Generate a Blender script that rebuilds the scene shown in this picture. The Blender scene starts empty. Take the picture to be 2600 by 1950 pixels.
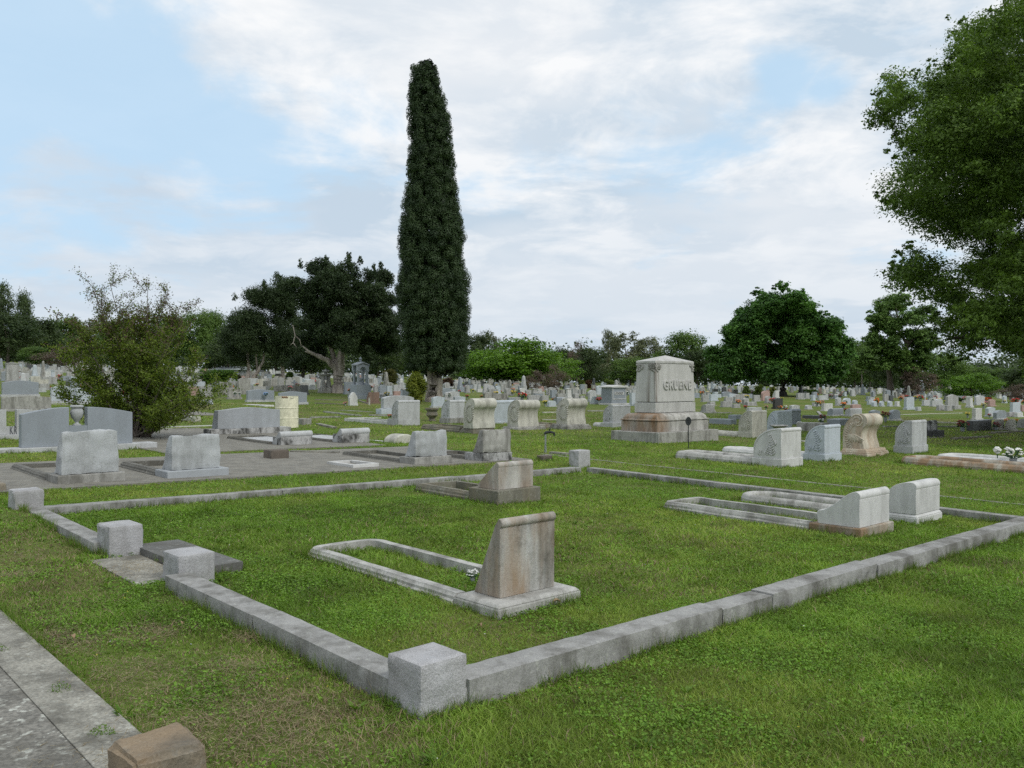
import bpy, bmesh, math, random
import numpy as np
from mathutils import Vector, Matrix, noise
random.seed(7); RNG=np.random.default_rng(11)
S=bpy.context.scene; COL=S.collection
F=2173.0; CAMH=1.6; ROT=math.radians(42.6)
E1=Vector((math.cos(ROT),math.sin(ROT))); E2=Vector((-E1.y,E1.x))
# photo sections used while measuring: origin and enlargement
R={'A':(0,880,3.3515),'B':(640,880,3.3515),'C':(1280,880,3.3515),'D':(1940,880,3.3515),'E':(0,1250,2.37),'F':(700,1150,2.37),'G':(1600,1150,2.074),
'H':(0,660,2.765),'I':(480,620,3.771),'J':(1160,800,2.989),'K':(1750,660,2.602),'W':(0,0,0.8508),
'L1':(0,900,5.53),'L2':(400,900,5.53),'L3':(800,900,5.53),'L4':(1200,920,5.53),'L5':(1780,940,5.53),'L6':(2200,960,5.53),'T':(900,140,1.8433),'O':(2000,0,2.37),'P':(0,0,1)}
def q(r,x,y):
    a=R[r]; return a[0]+x/a[2], a[1]+y/a[2]
def gz(x,y):
    yy=min(y,190.0)
    z=-0.0205*max(-160,min(160,x))-0.00064*yy
    if yy>40: z+=(yy-40)*(0.016+0.014*min(1,max(0,-x/max(y,1)*1.8)))
    return z
def bank(x,y):
    a=(x+.397)*E1.x+(y-4.29)*E1.y; b=(x+.397)*E2.x+(y-4.29)*E2.y
    s=np.clip((b-4.9)/2.0,0,1); s=s*s*(3-2*s); e=np.clip((9.6-b)/1.4,0,1); l=np.clip((a+2.6)/1.8,0,1); l=l*l*(3-2*l)
    return np.where(a<-.19,.105*s*e*l,0.0)
def gzn(x,y):
    yy=np.minimum(y,190.0)
    return -0.0205*np.clip(x,-160,160)-0.00064*yy+np.maximum(yy-40,0)*(0.016+0.014*np.clip(-x/np.maximum(y,1)*1.8,0,1))
def unproj(u,v,h=0.0):
    kx=(u-1300)/F; kz=-(v-975)/F
    f=lambda t: CAMH+kz*t-gz(kx*t,t)-h
    t0=1.0; t=1.0
    while t<260:
        t1=t*1.03
        if f(t1)<0:
            lo,hi=t,t1
            for _ in range(40):
                m=(lo+hi)/2
                if f(m)<0: hi=m
                else: lo=m
            t=hi; return Vector((kx*t,t,gz(kx*t,t)))
        t=t1
    return Vector((kx*170,170,gz(kx*170,170)))
def G(r,x,y,h=0.0): return unproj(*q(r,x,y),h)
def at_depth(u,v,t): return Vector(((u-1300)/F*t,t,CAMH-(v-975)/F*t))
def ustep(P,e,u):
    k=(u-1300)/F
    return (k*P.y-P.x)/(e.x-k*e.y)
def ztop(v,y): return CAMH-(v-975)/F*y
def off(P,a,b):
    x=P.x+E1.x*a+E2.x*b; y=P.y+E1.y*a+E2.y*b
    return Vector((x,y,gz(x,y)))
def dims(r,cx,cy,xr,xl,yt,h0=0.0):
    u,v=q(r,cx,cy); P=unproj(u,v,h0)
    w=ustep(P,E1,q(r,xr,0)[0]) if xr is not None else None
    d=ustep(P,E2,q(r,xl,0)[0]) if xl is not None else None
    H=ztop(q(r,0,yt)[1],P.y)-P.z
    return P,w,d,H
def pu(x,y): return 1300+F*x/y
# ---------------------------------------------------------------- objects
def thing(name,label,cat,loc,rotz=ROT,group=None):
    o=bpy.data.objects.new(name,None); COL.objects.link(o); o.empty_display_size=.2
    o.location=loc; o.rotation_euler=(0,0,rotz); tag(o,label,cat,group); return o
def tag(o,label=None,cat=None,group=None,kind=None):
    if label: o['label']=label
    if cat: o['category']=cat
    if group: o['group']=group
    if kind: o['kind']=kind
    return o
def link(name,me,parent=None,loc=None,rotz=None):
    o=bpy.data.objects.new(name,me); COL.objects.link(o)
    if parent: o.parent=parent
    if loc is not None: o.location=loc
    if rotz is not None: o.rotation_euler=(0,0,rotz)
    return o
def fin(name,bm,mat,parent=None,bevel=0.0,loc=None,rotz=None,smooth=False,label=None,seg=2):
    bmesh.ops.recalc_face_normals(bm,faces=bm.faces[:])
    me=bpy.data.meshes.new(name); bm.to_mesh(me); bm.free(); me.materials.append(mat)
    if smooth:
        for p in me.polygons: p.use_smooth=True
        try: me.set_sharp_from_angle(angle=math.radians(38))
        except Exception: pass
    o=link(name,me,parent,loc,rotz)
    if bevel>0:
        m=o.modifiers.new('bevel','BEVEL'); m.width=bevel; m.segments=seg; m.limit_method='ANGLE'; m.angle_limit=math.radians(35)
        if smooth: m.harden_normals=False
    if label: o['label']=label
    return o
def npmesh(name,V,Fc,mat,cols=None,parent=None,k=None,loc=None,smooth=False):
    k=k or Fc.shape[1]
    me=bpy.data.meshes.new(name); n=len(V); m=len(Fc)
    me.vertices.add(n); me.vertices.foreach_set('co',np.ascontiguousarray(V,dtype=np.float32).ravel())
    me.loops.add(m*k); me.loops.foreach_set('vertex_index',np.ascontiguousarray(Fc,dtype=np.int32).ravel())
    me.polygons.add(m); me.polygons.foreach_set('loop_start',np.arange(0,m*k,k,dtype=np.int32))
    try: me.polygons.foreach_set('loop_total',np.full(m,k,dtype=np.int32))
    except Exception: pass
    me.update(calc_edges=True)
    if cols is not None:
        a=me.color_attributes.new('col','FLOAT_COLOR','POINT')
        c=np.ones((n,4),dtype=np.float32); c[:,:3]=cols; a.data.foreach_set('color',c.ravel())
    me.materials.append(mat)
    if smooth: me.polygons.foreach_set('use_smooth',np.ones(m,dtype=bool))
    return link(name,me,parent,loc)
# ---------------------------------------------------------------- bmesh shapes
def box(bm,x0,x1,y0,y1,z0,z1,tx=0,ty=0):
    v=[bm.verts.new(p) for p in ((x0,y0,z0),(x1,y0,z0),(x1,y1,z0),(x0,y1,z0),(x0+tx,y0+ty,z1),(x1-tx,y0+ty,z1),(x1-tx,y1-ty,z1),(x0+tx,y1-ty,z1))]
    for f in ((3,2,1,0),(4,5,6,7),(0,1,5,4),(1,2,6,5),(2,3,7,6),(3,0,4,7)): bm.faces.new([v[i] for i in f])
def prism(bm,pts,c0,c1,ax='x'):
    mk=(lambda c,p:(c,p[0],p[1])) if ax=='x' else (lambda c,p:(p[0],c,p[1]))
    a=[bm.verts.new(mk(c0,p)) for p in pts]; b=[bm.verts.new(mk(c1,p)) for p in pts]; n=len(pts)
    bm.faces.new(a[::-1]); bm.faces.new(b)
    for i in range(n): bm.faces.new((a[i],a[(i+1)%n],b[(i+1)%n],b[i]))
def hexa(bm,c,cell=.06,amp=.01,sc=6,rnd=.01,seed=0,keep=()):
    """rock-faced block through 8 corners (bottom 4 then top 4), surface grid pushed by noise; keep = smooth sides"""
    c=[Vector(p) for p in c]
    lx=max((c[1]-c[0]).length,(c[5]-c[4]).length); ly=(c[3]-c[0]).length; lz=(c[4]-c[0]).length
    n=[max(1,min(60,int(l/cell))) for l in (lx,ly,lz)]
    vs={}
    def P(i,j,k):
        key=(i,j,k)
        if key in vs: return vs[key]
        u,v,w=i/n[0],j/n[1],k/n[2]
        bot=(c[0]*(1-u)+c[1]*u)*(1-v)+(c[3]*(1-u)+c[2]*u)*v
        top=(c[4]*(1-u)+c[5]*u)*(1-v)+(c[7]*(1-u)+c[6]*u)*v
        p=bot*(1-w)+top*w
        d=Vector((0,0,0)); e=0
        if i in(0,n[0]): d.x+=-1 if i==0 else 1; e+=1
        if j in(0,n[1]): d.y+=-1 if j==0 else 1; e+=1
        if k in(0,n[2]): d.z+=-1 if k==0 else 1; e+=1
        side=[]
        if i==0: side.append('x0')
        if i==n[0]: side.append('x1')
        if j==0: side.append('y0')
        if j==n[1]: side.append('y1')
        if k==n[2]: side.append('top')
        a=amp
        if any(s in keep for s in side): a=amp*.18
        if e>=2: p-=d*rnd*.5
        h=noise.fractal(p*sc+Vector((seed*3.1,seed,7)),.9,2.1,4)+.25*abs(noise.noise(p*sc*.6+Vector((9,seed,3))))
        p=p+d.normalized()*h*a
        vs[key]=bm.verts.new(p); return vs[key]
    def quad(a,b,cc,dd): bm.faces.new((a,b,cc,dd))
    for i in range(n[0]):
        for j in range(n[1]):
            quad(P(i,j,0),P(i,j+1,0),P(i+1,j+1,0),P(i+1,j,0)); quad(P(i,j,n[2]),P(i+1,j,n[2]),P(i+1,j+1,n[2]),P(i,j+1,n[2]))
    for i in range(n[0]):
        for k in range(n[2]):
            quad(P(i,0,k),P(i+1,0,k),P(i+1,0,k+1),P(i,0,k+1)); quad(P(i,n[1],k),P(i,n[1],k+1),P(i+1,n[1],k+1),P(i+1,n[1],k))
    for j in range(n[1]):
        for k in range(n[2]):
            quad(P(0,j,k),P(0,j,k+1),P(0,j+1,k+1),P(0,j+1,k)); quad(P(n[0],j,k),P(n[0],j+1,k),P(n[0],j+1,k+1),P(n[0],j,k+1))
def hbox(bm,x0,x1,y0,y1,z0,z1,**k):
    hexa(bm,[(x0,y0,z0),(x1,y0,z0),(x1,y1,z0),(x0,y1,z0),(x0,y0,z1),(x1,y0,z1),(x1,y1,z1),(x0,y1,z1)],**k)
def lathe(bm,prof,cx=0,cy=0,n=24):
    rings=[]
    for r,z in prof: rings.append([bm.verts.new((cx+r*math.cos(2*math.pi*i/n),cy+r*math.sin(2*math.pi*i/n),z)) for i in range(n)])
    for a,b in zip(rings,rings[1:]):
        for i in range(n): bm.faces.new((a[i],a[(i+1)%n],b[(i+1)%n],b[i]))
    bm.faces.new(rings[0][::-1]); bm.faces.new(rings[-1])
def tube(bm,pts,rad,n=7):
    pts=[Vector(p) for p in pts]; rings=[]
    for i,p in enumerate(pts):
        d=(pts[min(i+1,len(pts)-1)]-pts[max(i-1,0)]).normalized()
        a=d.cross(Vector((0,0,1)));
        if a.length<.1: a=d.cross(Vector((1,0,0)))
        a.normalize(); b=d.cross(a); r=rad[i] if hasattr(rad,'__len__') else rad
        rings.append([bm.verts.new(p+(a*math.cos(t)+b*math.sin(t))*r) for t in [2*math.pi*j/n for j in range(n)]])
    for A,B in zip(rings,rings[1:]):
        for i in range(n): bm.faces.new((A[i],A[(i+1)%n],B[(i+1)%n],B[i]))
    bm.faces.new(rings[0][::-1]); bm.faces.new(rings[-1])
def blob(bm,c,r,ax=(1,1,1),rot=None,u=8,v=6):
    M=Matrix.Translation(c)@(rot if rot else Matrix.Identity(4))@Matrix.Diagonal((r*ax[0],r*ax[1],r*ax[2],1))
    bmesh.ops.create_uvsphere(bm,u_segments=u,v_segments=v,radius=1,matrix=M)
def petal(bm,x,y,z,ang,L,Wd,th=.012):
    # long raised drop lying on the side face x, pointing at ang in the y-z plane
    R_=Matrix.Rotation(ang,4,'X')
    blob(bm,Vector((x,y+math.cos(ang)*L/2,z+math.sin(ang)*L/2)),1,(th,L/2,Wd/2),R_,8,6)
# ---------------------------------------------------------------- materials
MATS={}
def nt(name):
    m=bpy.data.materials.new(name); m.use_nodes=True; t=m.node_tree; t.nodes.clear()
    N=lambda ty,**k:_node(t,ty,**k)
    return m,t,N
def _node(t,ty,**k):
    n=t.nodes.new(ty)
    for a,b in k.items():
        if a.startswith('i_'): n.inputs[a[2:].replace('_',' ')].default_value=b
        elif a.startswith('n_'): n.inputs[int(a[2:])].default_value=b
        else: setattr(n,a,b)
    return n
def ramp(t,fac,stops):
    n=t.nodes.new('ShaderNodeValToRGB'); cr=n.color_ramp
    while len(cr.elements)<len(stops): cr.elements.new(.5)
    for e,(p,c) in zip(cr.elements,stops): e.position=p; e.color=(c,c,c,1) if not hasattr(c,'__len__') else (*c,1)
    t.links.new(fac,n.inputs[0]); return n.outputs[0]
def mixc(t,fac,a,b,mode='MIX'):
    n=t.nodes.new('ShaderNodeMix'); n.data_type='RGBA'; n.blend_type=mode
    for sock,v in ((n.inputs[0],fac),(n.inputs[6],a),(n.inputs[7],b)):
        if hasattr(v,'is_output'): t.links.new(v,sock)
        elif hasattr(v,'__len__'): sock.default_value=(*v,1)
        else: sock.default_value=v
    return n.outputs[2]
def stone(name,col,speck=.25,rx=None,rt=(.42,.56),rsc=2.6,lsc=28,sscale=170,mott=.18,stain=.35,stc=(.075,.07,.055),rust=0,rc=(.30,.15,.06),lich=.0,rough=.82,bump=.25,bscale=60,vs=.22,base_dark=.35,wet=0):
    speck*=.6; col=tuple(min(.72,x*1.22) for x in col) if min(col)>.2 else col
    m,t,N=nt(name); L=t.links.new
    tc=N('ShaderNodeTexCoord'); oi=N('ShaderNodeObjectInfo')
    mul=N('ShaderNodeVectorMath',operation='SCALE'); cmb=N('ShaderNodeCombineXYZ',n_0=31.,n_1=17.,n_2=53.)
    L(cmb.outputs[0],mul.inputs[0]); L(oi.outputs['Random'],mul.inputs['Scale'])
    add=N('ShaderNodeVectorMath',operation='ADD'); L(tc.outputs['Object'],add.inputs[0]); L(mul.outputs[0],add.inputs[1]); V=add.outputs[0]
    def noi(scale,detail=4,vec=V,rough_=.6):
        n=N('ShaderNodeTexNoise',i_Scale=scale,i_Detail=detail,i_Roughness=rough_); L(vec,n.inputs['Vector']); return n.outputs[0]
    mp=N('ShaderNodeMapping'); mp.inputs['Scale'].default_value=(1,1,vs); L(V,mp.inputs[0])
    c=mixc(t,ramp(t,noi(sscale,3),[(.36,0),(.64,1)]),tuple(x*(1-speck) for x in col),tuple(min(1,x*(1+speck)) for x in col))
    c=mixc(t,ramp(t,noi(5,5),[(.3,0),(.7,1)]),c,mixc(t,1.0,c,(1-mott,)*3,'MULTIPLY'))
    if lich: c=mixc(t,ramp(t,noi(lsc,6),[(.57,0),(.64,lich)]),c,(.52,.53,.47))
    if rust:
        f=ramp(t,noi(rsc,5,mp.outputs[0]),[(rt[0],0),(rt[1],rust)] if rx is None or rsc!=2.6 else [(.30,.25*rust),(.56,rust)])
        if rx is not None:
            sp_=N('ShaderNodeSeparateXYZ'); L(tc.outputs['Object'],sp_.inputs[0]); mr=N('ShaderNodeMapRange',interpolation_type='SMOOTHSTEP'); L(sp_.outputs[0],mr.inputs[0]); mr.inputs[1].default_value=rx[1]; mr.inputs[2].default_value=rx[0]
            mm=N('ShaderNodeMath',operation='MULTIPLY'); L(f,mm.inputs[0]); L(mr.outputs[0],mm.inputs[1]); f=mm.outputs[0]
        c=mixc(t,f,c,rc)
    if stain:
        c=mixc(t,ramp(t,noi(3.4,7,mp.outputs[0],.7),[(.45,0),(.62,min(1,stain*1.15))]),c,stc)
        c=mixc(t,ramp(t,noi(14,6),[(.56,0),(.72,stain*.8)]),c,stc)
    b=N('ShaderNodeBsdfPrincipled',i_Roughness=rough); L(c,b.inputs['Base Color'])
    bp=N('ShaderNodeBump',i_Strength=bump,i_Distance=.01); L(noi(bscale,6),bp.inputs['Height']); L(bp.outputs[0],b.inputs['Normal'])
    o=N('ShaderNodeOutputMaterial'); L(b.outputs[0],o.inputs[0]); MATS[name]=m; return m
stone('granite',(.40,.41,.41),speck=.38,sscale=210,stain=.22,mott=.12)
stone('granite_rough',(.37,.385,.39),speck=.30,sscale=150,stain=.25,mott=.15,bump=.6,bscale=35)
stone('granite_block',(.36,.36,.365),speck=.45,sscale=190,stain=.25,mott=.15,bump=.7,bscale=55,rust=.10,rc=(.22,.17,.12))
stone('kerb_stone',(.27,.268,.255),speck=.32,sscale=160,stain=.6,mott=.22,lich=.4,bump=.6,bscale=40)
stone('kerb_pale',(.40,.395,.37),speck=.25,sscale=140,stain=.5,mott=.25,lich=.3,bump=.5,bscale=40)
stone('marble_weathered',(.40,.395,.37),speck=.18,sscale=120,stain=.6,mott=.25,rust=.78,rt=(.37,.53),rc=(.27,.175,.09),lich=.75,bump=.4)
stone('marble_pale',(.50,.50,.485),speck=.16,sscale=160,stain=.2,mott=.12,bump=.2)
stone('marble_rusty',(.44,.425,.39),speck=.16,sscale=150,stain=.35,mott=.2,rust=.65,rc=(.26,.17,.10),bump=.25)
stone('base_mossy',(.22,.21,.165),speck=.25,sscale=120,stain=.5,mott=.3,lich=.35,rust=.35,rc=(.17,.13,.07),bump=.4)
stone('base_rust',(.38,.35,.29),speck=.2,sscale=120,stain=.35,rust=.8,rc=(.25,.14,.06),mott=.3,bump=.4)
stone('tan_scroll',(.50,.46,.37),speck=.15,sscale=130,stain=.3,rust=.5,rc=(.33,.20,.11),mott=.2,bump=.35)
stone('cream_stone',(.47,.46,.40),speck=.15,sscale=130,stain=.35,mott=.2,lich=.2,bump=.3)
stone('monument_granite',(.45,.445,.425),speck=.16,sscale=170,stain=.22,mott=.12,bump=.2)
stone('monument_stained',(.42,.41,.38),speck=.16,sscale=150,stain=.45,mott=.2,rust=.9,rx=(.55,.9),rc=(.24,.125,.045),bump=.3)
stone('monument_shaft',(.45,.445,.425),speck=.16,sscale=170,stain=.12,mott=.12,rust=.8,rx=(1.2,1.5),rc=(.15,.12,.095),rt=(.56,.66),rsc=4.5,bump=.2,vs=.03)
stone('granite_smooth',(.30,.32,.335),speck=.12,sscale=200,stain=.12,mott=.08,bump=.08)
stone('dark_ledger',(.15,.145,.125),speck=.3,sscale=120,stain=.5,mott=.3,lich=.35,bump=.4)
stone('brown_block',(.15,.125,.10),speck=.25,sscale=120,stain=.4,mott=.3,bump=.5)
stone('blue_granite',(.225,.25,.275),speck=.25,sscale=220,stain=.1,mott=.08,rough=.55,bump=.1)
stone('blue_pale',(.40,.44,.47),speck=.14,sscale=200,stain=.15,mott=.1,bump=.15)
stone('dark_granite',(.075,.08,.085),speck=.3,sscale=200,stain=.1,rough=.4,bump=.1)
stone('black_stone',(.03,.03,.03),speck=.3,sscale=90,stain=.3,rough=.6)
stone('pink_granite',(.36,.24,.21),speck=.25,sscale=200,stain=.15,rough=.6)
stone('brown_stone',(.22,.145,.11),speck=.2,sscale=120,stain=.3)
stone('sandstone',(.30,.26,.195),speck=.4,sscale=110,stain=.5,mott=.35,rust=.55,rc=(.25,.165,.085),lich=.25,bump=.7,bscale=45,vs=.7)
stone('old_concrete',(.33,.325,.30),speck=.2,sscale=110,stain=.6,mott=.3,lich=.2,bump=.45)
stone('black_stained_marble',(.40,.40,.39),speck=.16,sscale=130,stain=.9,stc=(.045,.045,.04),mott=.25,lich=.2,bump=.3,vs=.5)
stone('pale_weathered',(.345,.345,.335),speck=.2,sscale=150,stain=.4,mott=.2,lich=.15,bump=.2)
stone('white_marble',(.50,.50,.485),speck=.1,sscale=130,stain=.2,mott=.1)
stone('pad_concrete',(.235,.222,.185),speck=.25,sscale=90,stain=.5,stc=(.11,.105,.09),mott=.3,lich=.3,bump=.5,bscale=30,vs=1)
stone('step_slab',(.15,.15,.14),speck=.25,sscale=90,stain=.6,mott=.3,lich=.3,bump=.4,vs=1)
stone('aggregate',(.235,.225,.195),speck=.6,sscale=50,stain=.5,mott=.3,lich=.9,lsc=16,bump=1.0,bscale=26,vs=1)
stone('path_border',(.27,.26,.22),speck=.45,sscale=70,stain=.6,mott=.35,lich=.55,bump=.8,bscale=30,vs=1)
stone('bark',(.17,.135,.11),speck=.3,sscale=30,stain=.6,mott=.3,bump=1,bscale=14,vs=.12)
stone('bark_dark',(.045,.04,.033),speck=.3,sscale=30,stain=.5,mott=.3,bump=1,bscale=14,vs=.12)
stone('bark_pale',(.42,.37,.32),speck=.3,sscale=30,stain=.7,stc=(.08,.06,.05),mott=.3,bump=1,bscale=14,vs=.08)
def plain(name,col,rough=.5,metal=0,emis=None):
    m,t,N=nt(name); L=t.links.new
    tc=N('ShaderNodeTexCoord'); n=N('ShaderNodeTexNoise',i_Scale=9.,i_Detail=5.); L(tc.outputs['Object'],n.inputs['Vector'])
    c=mixc(t,ramp(t,n.outputs[0],[(.35,0),(.7,1)]),tuple(x*.8 for x in col),tuple(min(1,x*1.1) for x in col))
    b=N('ShaderNodeBsdfPrincipled',i_Roughness=rough,i_Metallic=metal); L(c,b.inputs['Base Color'])
    o=N('ShaderNodeOutputMaterial'); L(b.outputs[0],o.inputs[0]); MATS[name]=m; return m
plain('cream_paint',(.82,.78,.60),.5); plain('rust_iron',(.22,.09,.03),.8); plain('iron_dark',(.03,.035,.035),.6,.3); plain('galvanised',(.30,.33,.32),.5,.5)
plain('flower_red',(.55,.03,.015),.6); plain('flower_dark_red',(.22,.012,.02),.6); plain('flower_orange',(.75,.20,.02),.6); plain('flower_yellow',(.75,.58,.08),.6); plain('flower_pink',(.72,.25,.28),.6)
plain('flower_white',(.8,.8,.76),.6); plain('flower_blue',(.25,.42,.75),.6); plain('plastic_green',(.03,.10,.03),.5); plain('vase_grey',(.3,.32,.34),.4)
plain('grey_roof',(.55,.60,.63),.6); plain('white_wall',(.4,.42,.43),.7); plain('letter_dark',(.10,.11,.12),.6); plain('pale_panel',(.55,.55,.53),.6); plain('dry_leaf',(.34,.24,.14),.8)
plain('wood_pole',(.16,.14,.12),.9)
def foliage(name,trans=.3,rough=.55):
    m,t,N=nt(name); L=t.links.new
    at=N('ShaderNodeAttribute',attribute_name='col'); b=N('ShaderNodeBsdfPrincipled',i_Roughness=rough); b.inputs['Specular IOR Level'].default_value=.25
    L(at.outputs['Color'],b.inputs['Base Color']); tr=N('ShaderNodeBsdfTranslucent')
    hs=N('ShaderNodeHueSaturation',i_Saturation=1.1,i_Value=1.2); L(at.outputs['Color'],hs.inputs['Color']); L(hs.outputs[0],tr.inputs['Color'])
    mx=N('ShaderNodeMixShader',n_0=trans); L(b.outputs[0],mx.inputs[1]); L(tr.outputs[0],mx.inputs[2])
    o=N('ShaderNodeOutputMaterial'); L(mx.outputs[0],o.inputs[0]); MATS[name]=m; return m
foliage('leaf',.3); foliage('blade',.3,.6)
# lawn soil and thatch
def lawn_mat():
    m,t,N=nt('lawn'); L=t.links.new
    tc=N('ShaderNodeTexCoord'); V=tc.outputs['Object']
    def noi(s,d=5,r=.6):
        n=N('ShaderNodeTexNoise',i_Scale=s,i_Detail=d,i_Roughness=r); L(V,n.inputs['Vector']); return n.outputs[0]
    g=mixc(t,ramp(t,noi(.7,6),[(.35,0),(.65,1)]),(.095,.155,.024),(.165,.24,.042))
    g=mixc(t,ramp(t,noi(9,5),[(.35,0),(.68,.7)]),g,(.075,.095,.024))
    g=mixc(t,ramp(t,noi(.16,6,.65),[(.45,0),(.62,.75)]),g,(.20,.19,.075))
    g=mixc(t,ramp(t,noi(45,3),[(.4,0),(.7,.5)]),g,(.05,.065,.018))
    b=N('ShaderNodeBsdfPrincipled',i_Roughness=.95); b.inputs['Specular IOR Level'].default_value=.1; L(g,b.inputs['Base Color'])
    bp=N('ShaderNodeBump',i_Strength=.8,i_Distance=.03); L(noi(30,6),bp.inputs['Height']); L(bp.outputs[0],b.inputs['Normal'])
    o=N('ShaderNodeOutputMaterial'); L(b.outputs[0],o.inputs[0]); MATS['lawn']=m
lawn_mat()
FOOT=[]   # footprints (a0,a1,b0,b1) in the plot's own axes, where no grass grows
def ab(P): return P.x*E1.x+P.y*E1.y, P.x*E2.x+P.y*E2.y
def foot(P,a0,a1,b0,b1,m=.0):
    a,b=ab(P); FOOT.append((a+a0-m,a+a1+m,b+b0-m,b+b1+m))
# ---------------------------------------------------------------- headstones
def roll_profile(d,h,r,over=0.0,style='convex',low=.25,flare=0.0):
    pts=[(0,0)]
    if flare: 
        for i in range(1,7):
            s=i/7; pts.append((flare*(1-(1-s)**2)*1.0*math.sin(s*math.pi*.9)+0,(h-2*r)*s))
    cy=r-over; a=math.acos(max(-1,min(1,(r-over)/r)))
    if flare==0 and over>0: pts.append((0,h-r-r*math.sin(a)-.0))
    a0=-(math.pi-a) if over>0 else -math.pi
    a0=a0 if over>0 else math.pi
    if over>0:
        st=-math.pi+a; seq=[st-(st+3*math.pi/2)*i/12 for i in range(0,13)]
        for t in seq: pts.append((cy+r*math.cos(t),h-r+r*math.sin(t)))
    else:
        for i in range(0,9):
            t=math.pi-(math.pi/2)*i/8; pts.append((cy+r*math.cos(t),h-r+r*math.sin(t)))
    y0=cy; lo=low*h
    for i in range(1,13):
        s=i/12
        if style=='convex': t=s*math.pi/2; pts.append((y0+(d-y0)*math.sin(t),lo+(h-lo)*math.cos(t)))
        elif style=='straight':
            pts.append((y0+r*.6+(d-y0-r*.6)*s,h-r*.35+(lo-h+r*.35)*s))
        else:
            e=s*s*(3-2*s); e=e**.85; pts.append((y0+(d-y0)*s,h+(lo-h)*e))
    if style=='ogee': pts.append((d+.015,lo*.8))
    pts.append((d,0)); return pts
def carve(parent,d,h,kind,mat,low,r):
    bm=bmesh.new(); x=-.002
    def edge(s,ins=0.0):
        t=s*math.pi/2; return (r+(d-r)*math.sin(t)-ins, low*h+(h-low*h)*math.cos(t)-ins)
    if kind=='shell':
        # radiating petals round a comma-shaped field
        cy,cz=d*.36,h*.50
        for i in range(22):
            t=math.radians(100-i*15.5); ry,rz=d*.44,h*.38
            y=cy+ry*.55*math.cos(t); z=cz+rz*.55*math.sin(t)
            y=max(.03,y)
            petal(bm,x,y,z,t,min(ry,rz)*.55,h*.055,.028)
        blob(bm,Vector((x,cy*.9,cz)),1,(.012,d*.16,h*.2))
    elif kind=='leaf':
        for (y0,z0,t0,n,L) in ((d*.30,h*.10,80,6,.17),(d*.22,h*.42,62,6,.15),(d*.55,h*.12,120,5,.13),(d*.78,h*.10,110,4,.09)):
            t0=math.radians(180-t0) if False else math.radians(t0)
            for k in range(n):
                y=y0+math.cos(t0)*L*h*.5*k; z=z0+math.sin(t0)*L*h*.5*k
                for s in (-1,1): petal(bm,x,y,z,t0+s*math.radians(50),L*h*(1-.1*k),h*.05,.026)
            petal(bm,x,y0,z0,t0,L*h*n*.5,h*.03,.018)
    elif kind=='volute':
        pts=[]
        for i in range(60):
            t=i*.2; rr=r*.95*(1-i/75); pts.append((x,r*.95+rr*math.cos(t+.6),h-r+rr*math.sin(t+.6)*1))
        tube(bm,pts,.02,5)
        for i in range(20):
            t=math.radians(85-i*9); ry,rz=d*.9-r*.9,h*.75
            petal(bm,x,r*.95+ry*.62*math.cos(t),h*.32+rz*.45*math.sin(t),t,h*.15,h*.045,.024)
        for i in range(9):
            t=math.radians(200+i*17); petal(bm,x,d*.55,h*.42,t,h*.26,h*.055,.026)
            petal(bm,x,d*.25,h*.35,t+.2,h*.2,h*.045,.024)
    # rim along the curved edge
    tube(bm,[(x,*edge(i/14,.022)) for i in range(15)],.008,5)
    return fin('carving',bm,mat,parent,smooth=True)
def stonebase(t,W,D,H,mat,rough=False,bev=.012,style='plain'):
    bm=bmesh.new()
    if rough: hbox(bm,0,W,0,D,-.12,H,cell=.07,amp=.016,sc=7,rnd=.012,seed=random.random()*9,keep=('top',))
    elif style=='stepped':
        box(bm,0,W,0,D,-.12,H*.4); box(bm,.02,W-.02,.02,D-.02,H*.4,H*.62); box(bm,.05,W-.05,.05,D-.05,H*.62,H,.02,.02)
    elif style=='cap':
        box(bm,0,W,0,D,-.12,H*.72); box(bm,0,W,0,D,H*.72,H,.03,.03)
    else: box(bm,0,W,0,D,-.12,H)
    return fin('base',bm,mat,t,bevel=0 if rough else bev,smooth=rough)
def die_dims(P,W,B,reg,die):
    """size of the upper block from its own edges, standing centred on its base"""
    cx,cy,xr,xl,yt=die; s=.05
    for _ in range(6):
        Q=off(P,s,s); uc=q(reg,cx,0)[0]; w=ustep(Q,E1,q(reg,xr,0)[0])
        # scale width by where the corner really falls
        k=(q(reg,xr,0)[0]-uc)/max(1,(q(reg,xr,0)[0]-pu(Q.x,Q.y))); w*=k
        s=max(.0,(W-w)/2)
    Q=off(P,s,s); d=ustep(Q,E2,pu(Q.x,Q.y)-(uc-q(reg,xl,0)[0])) if xl is not None else .25
    h=ztop(q(reg,0,yt)[1],Q.y)-P.z-B
    return s,w,d,h
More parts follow.
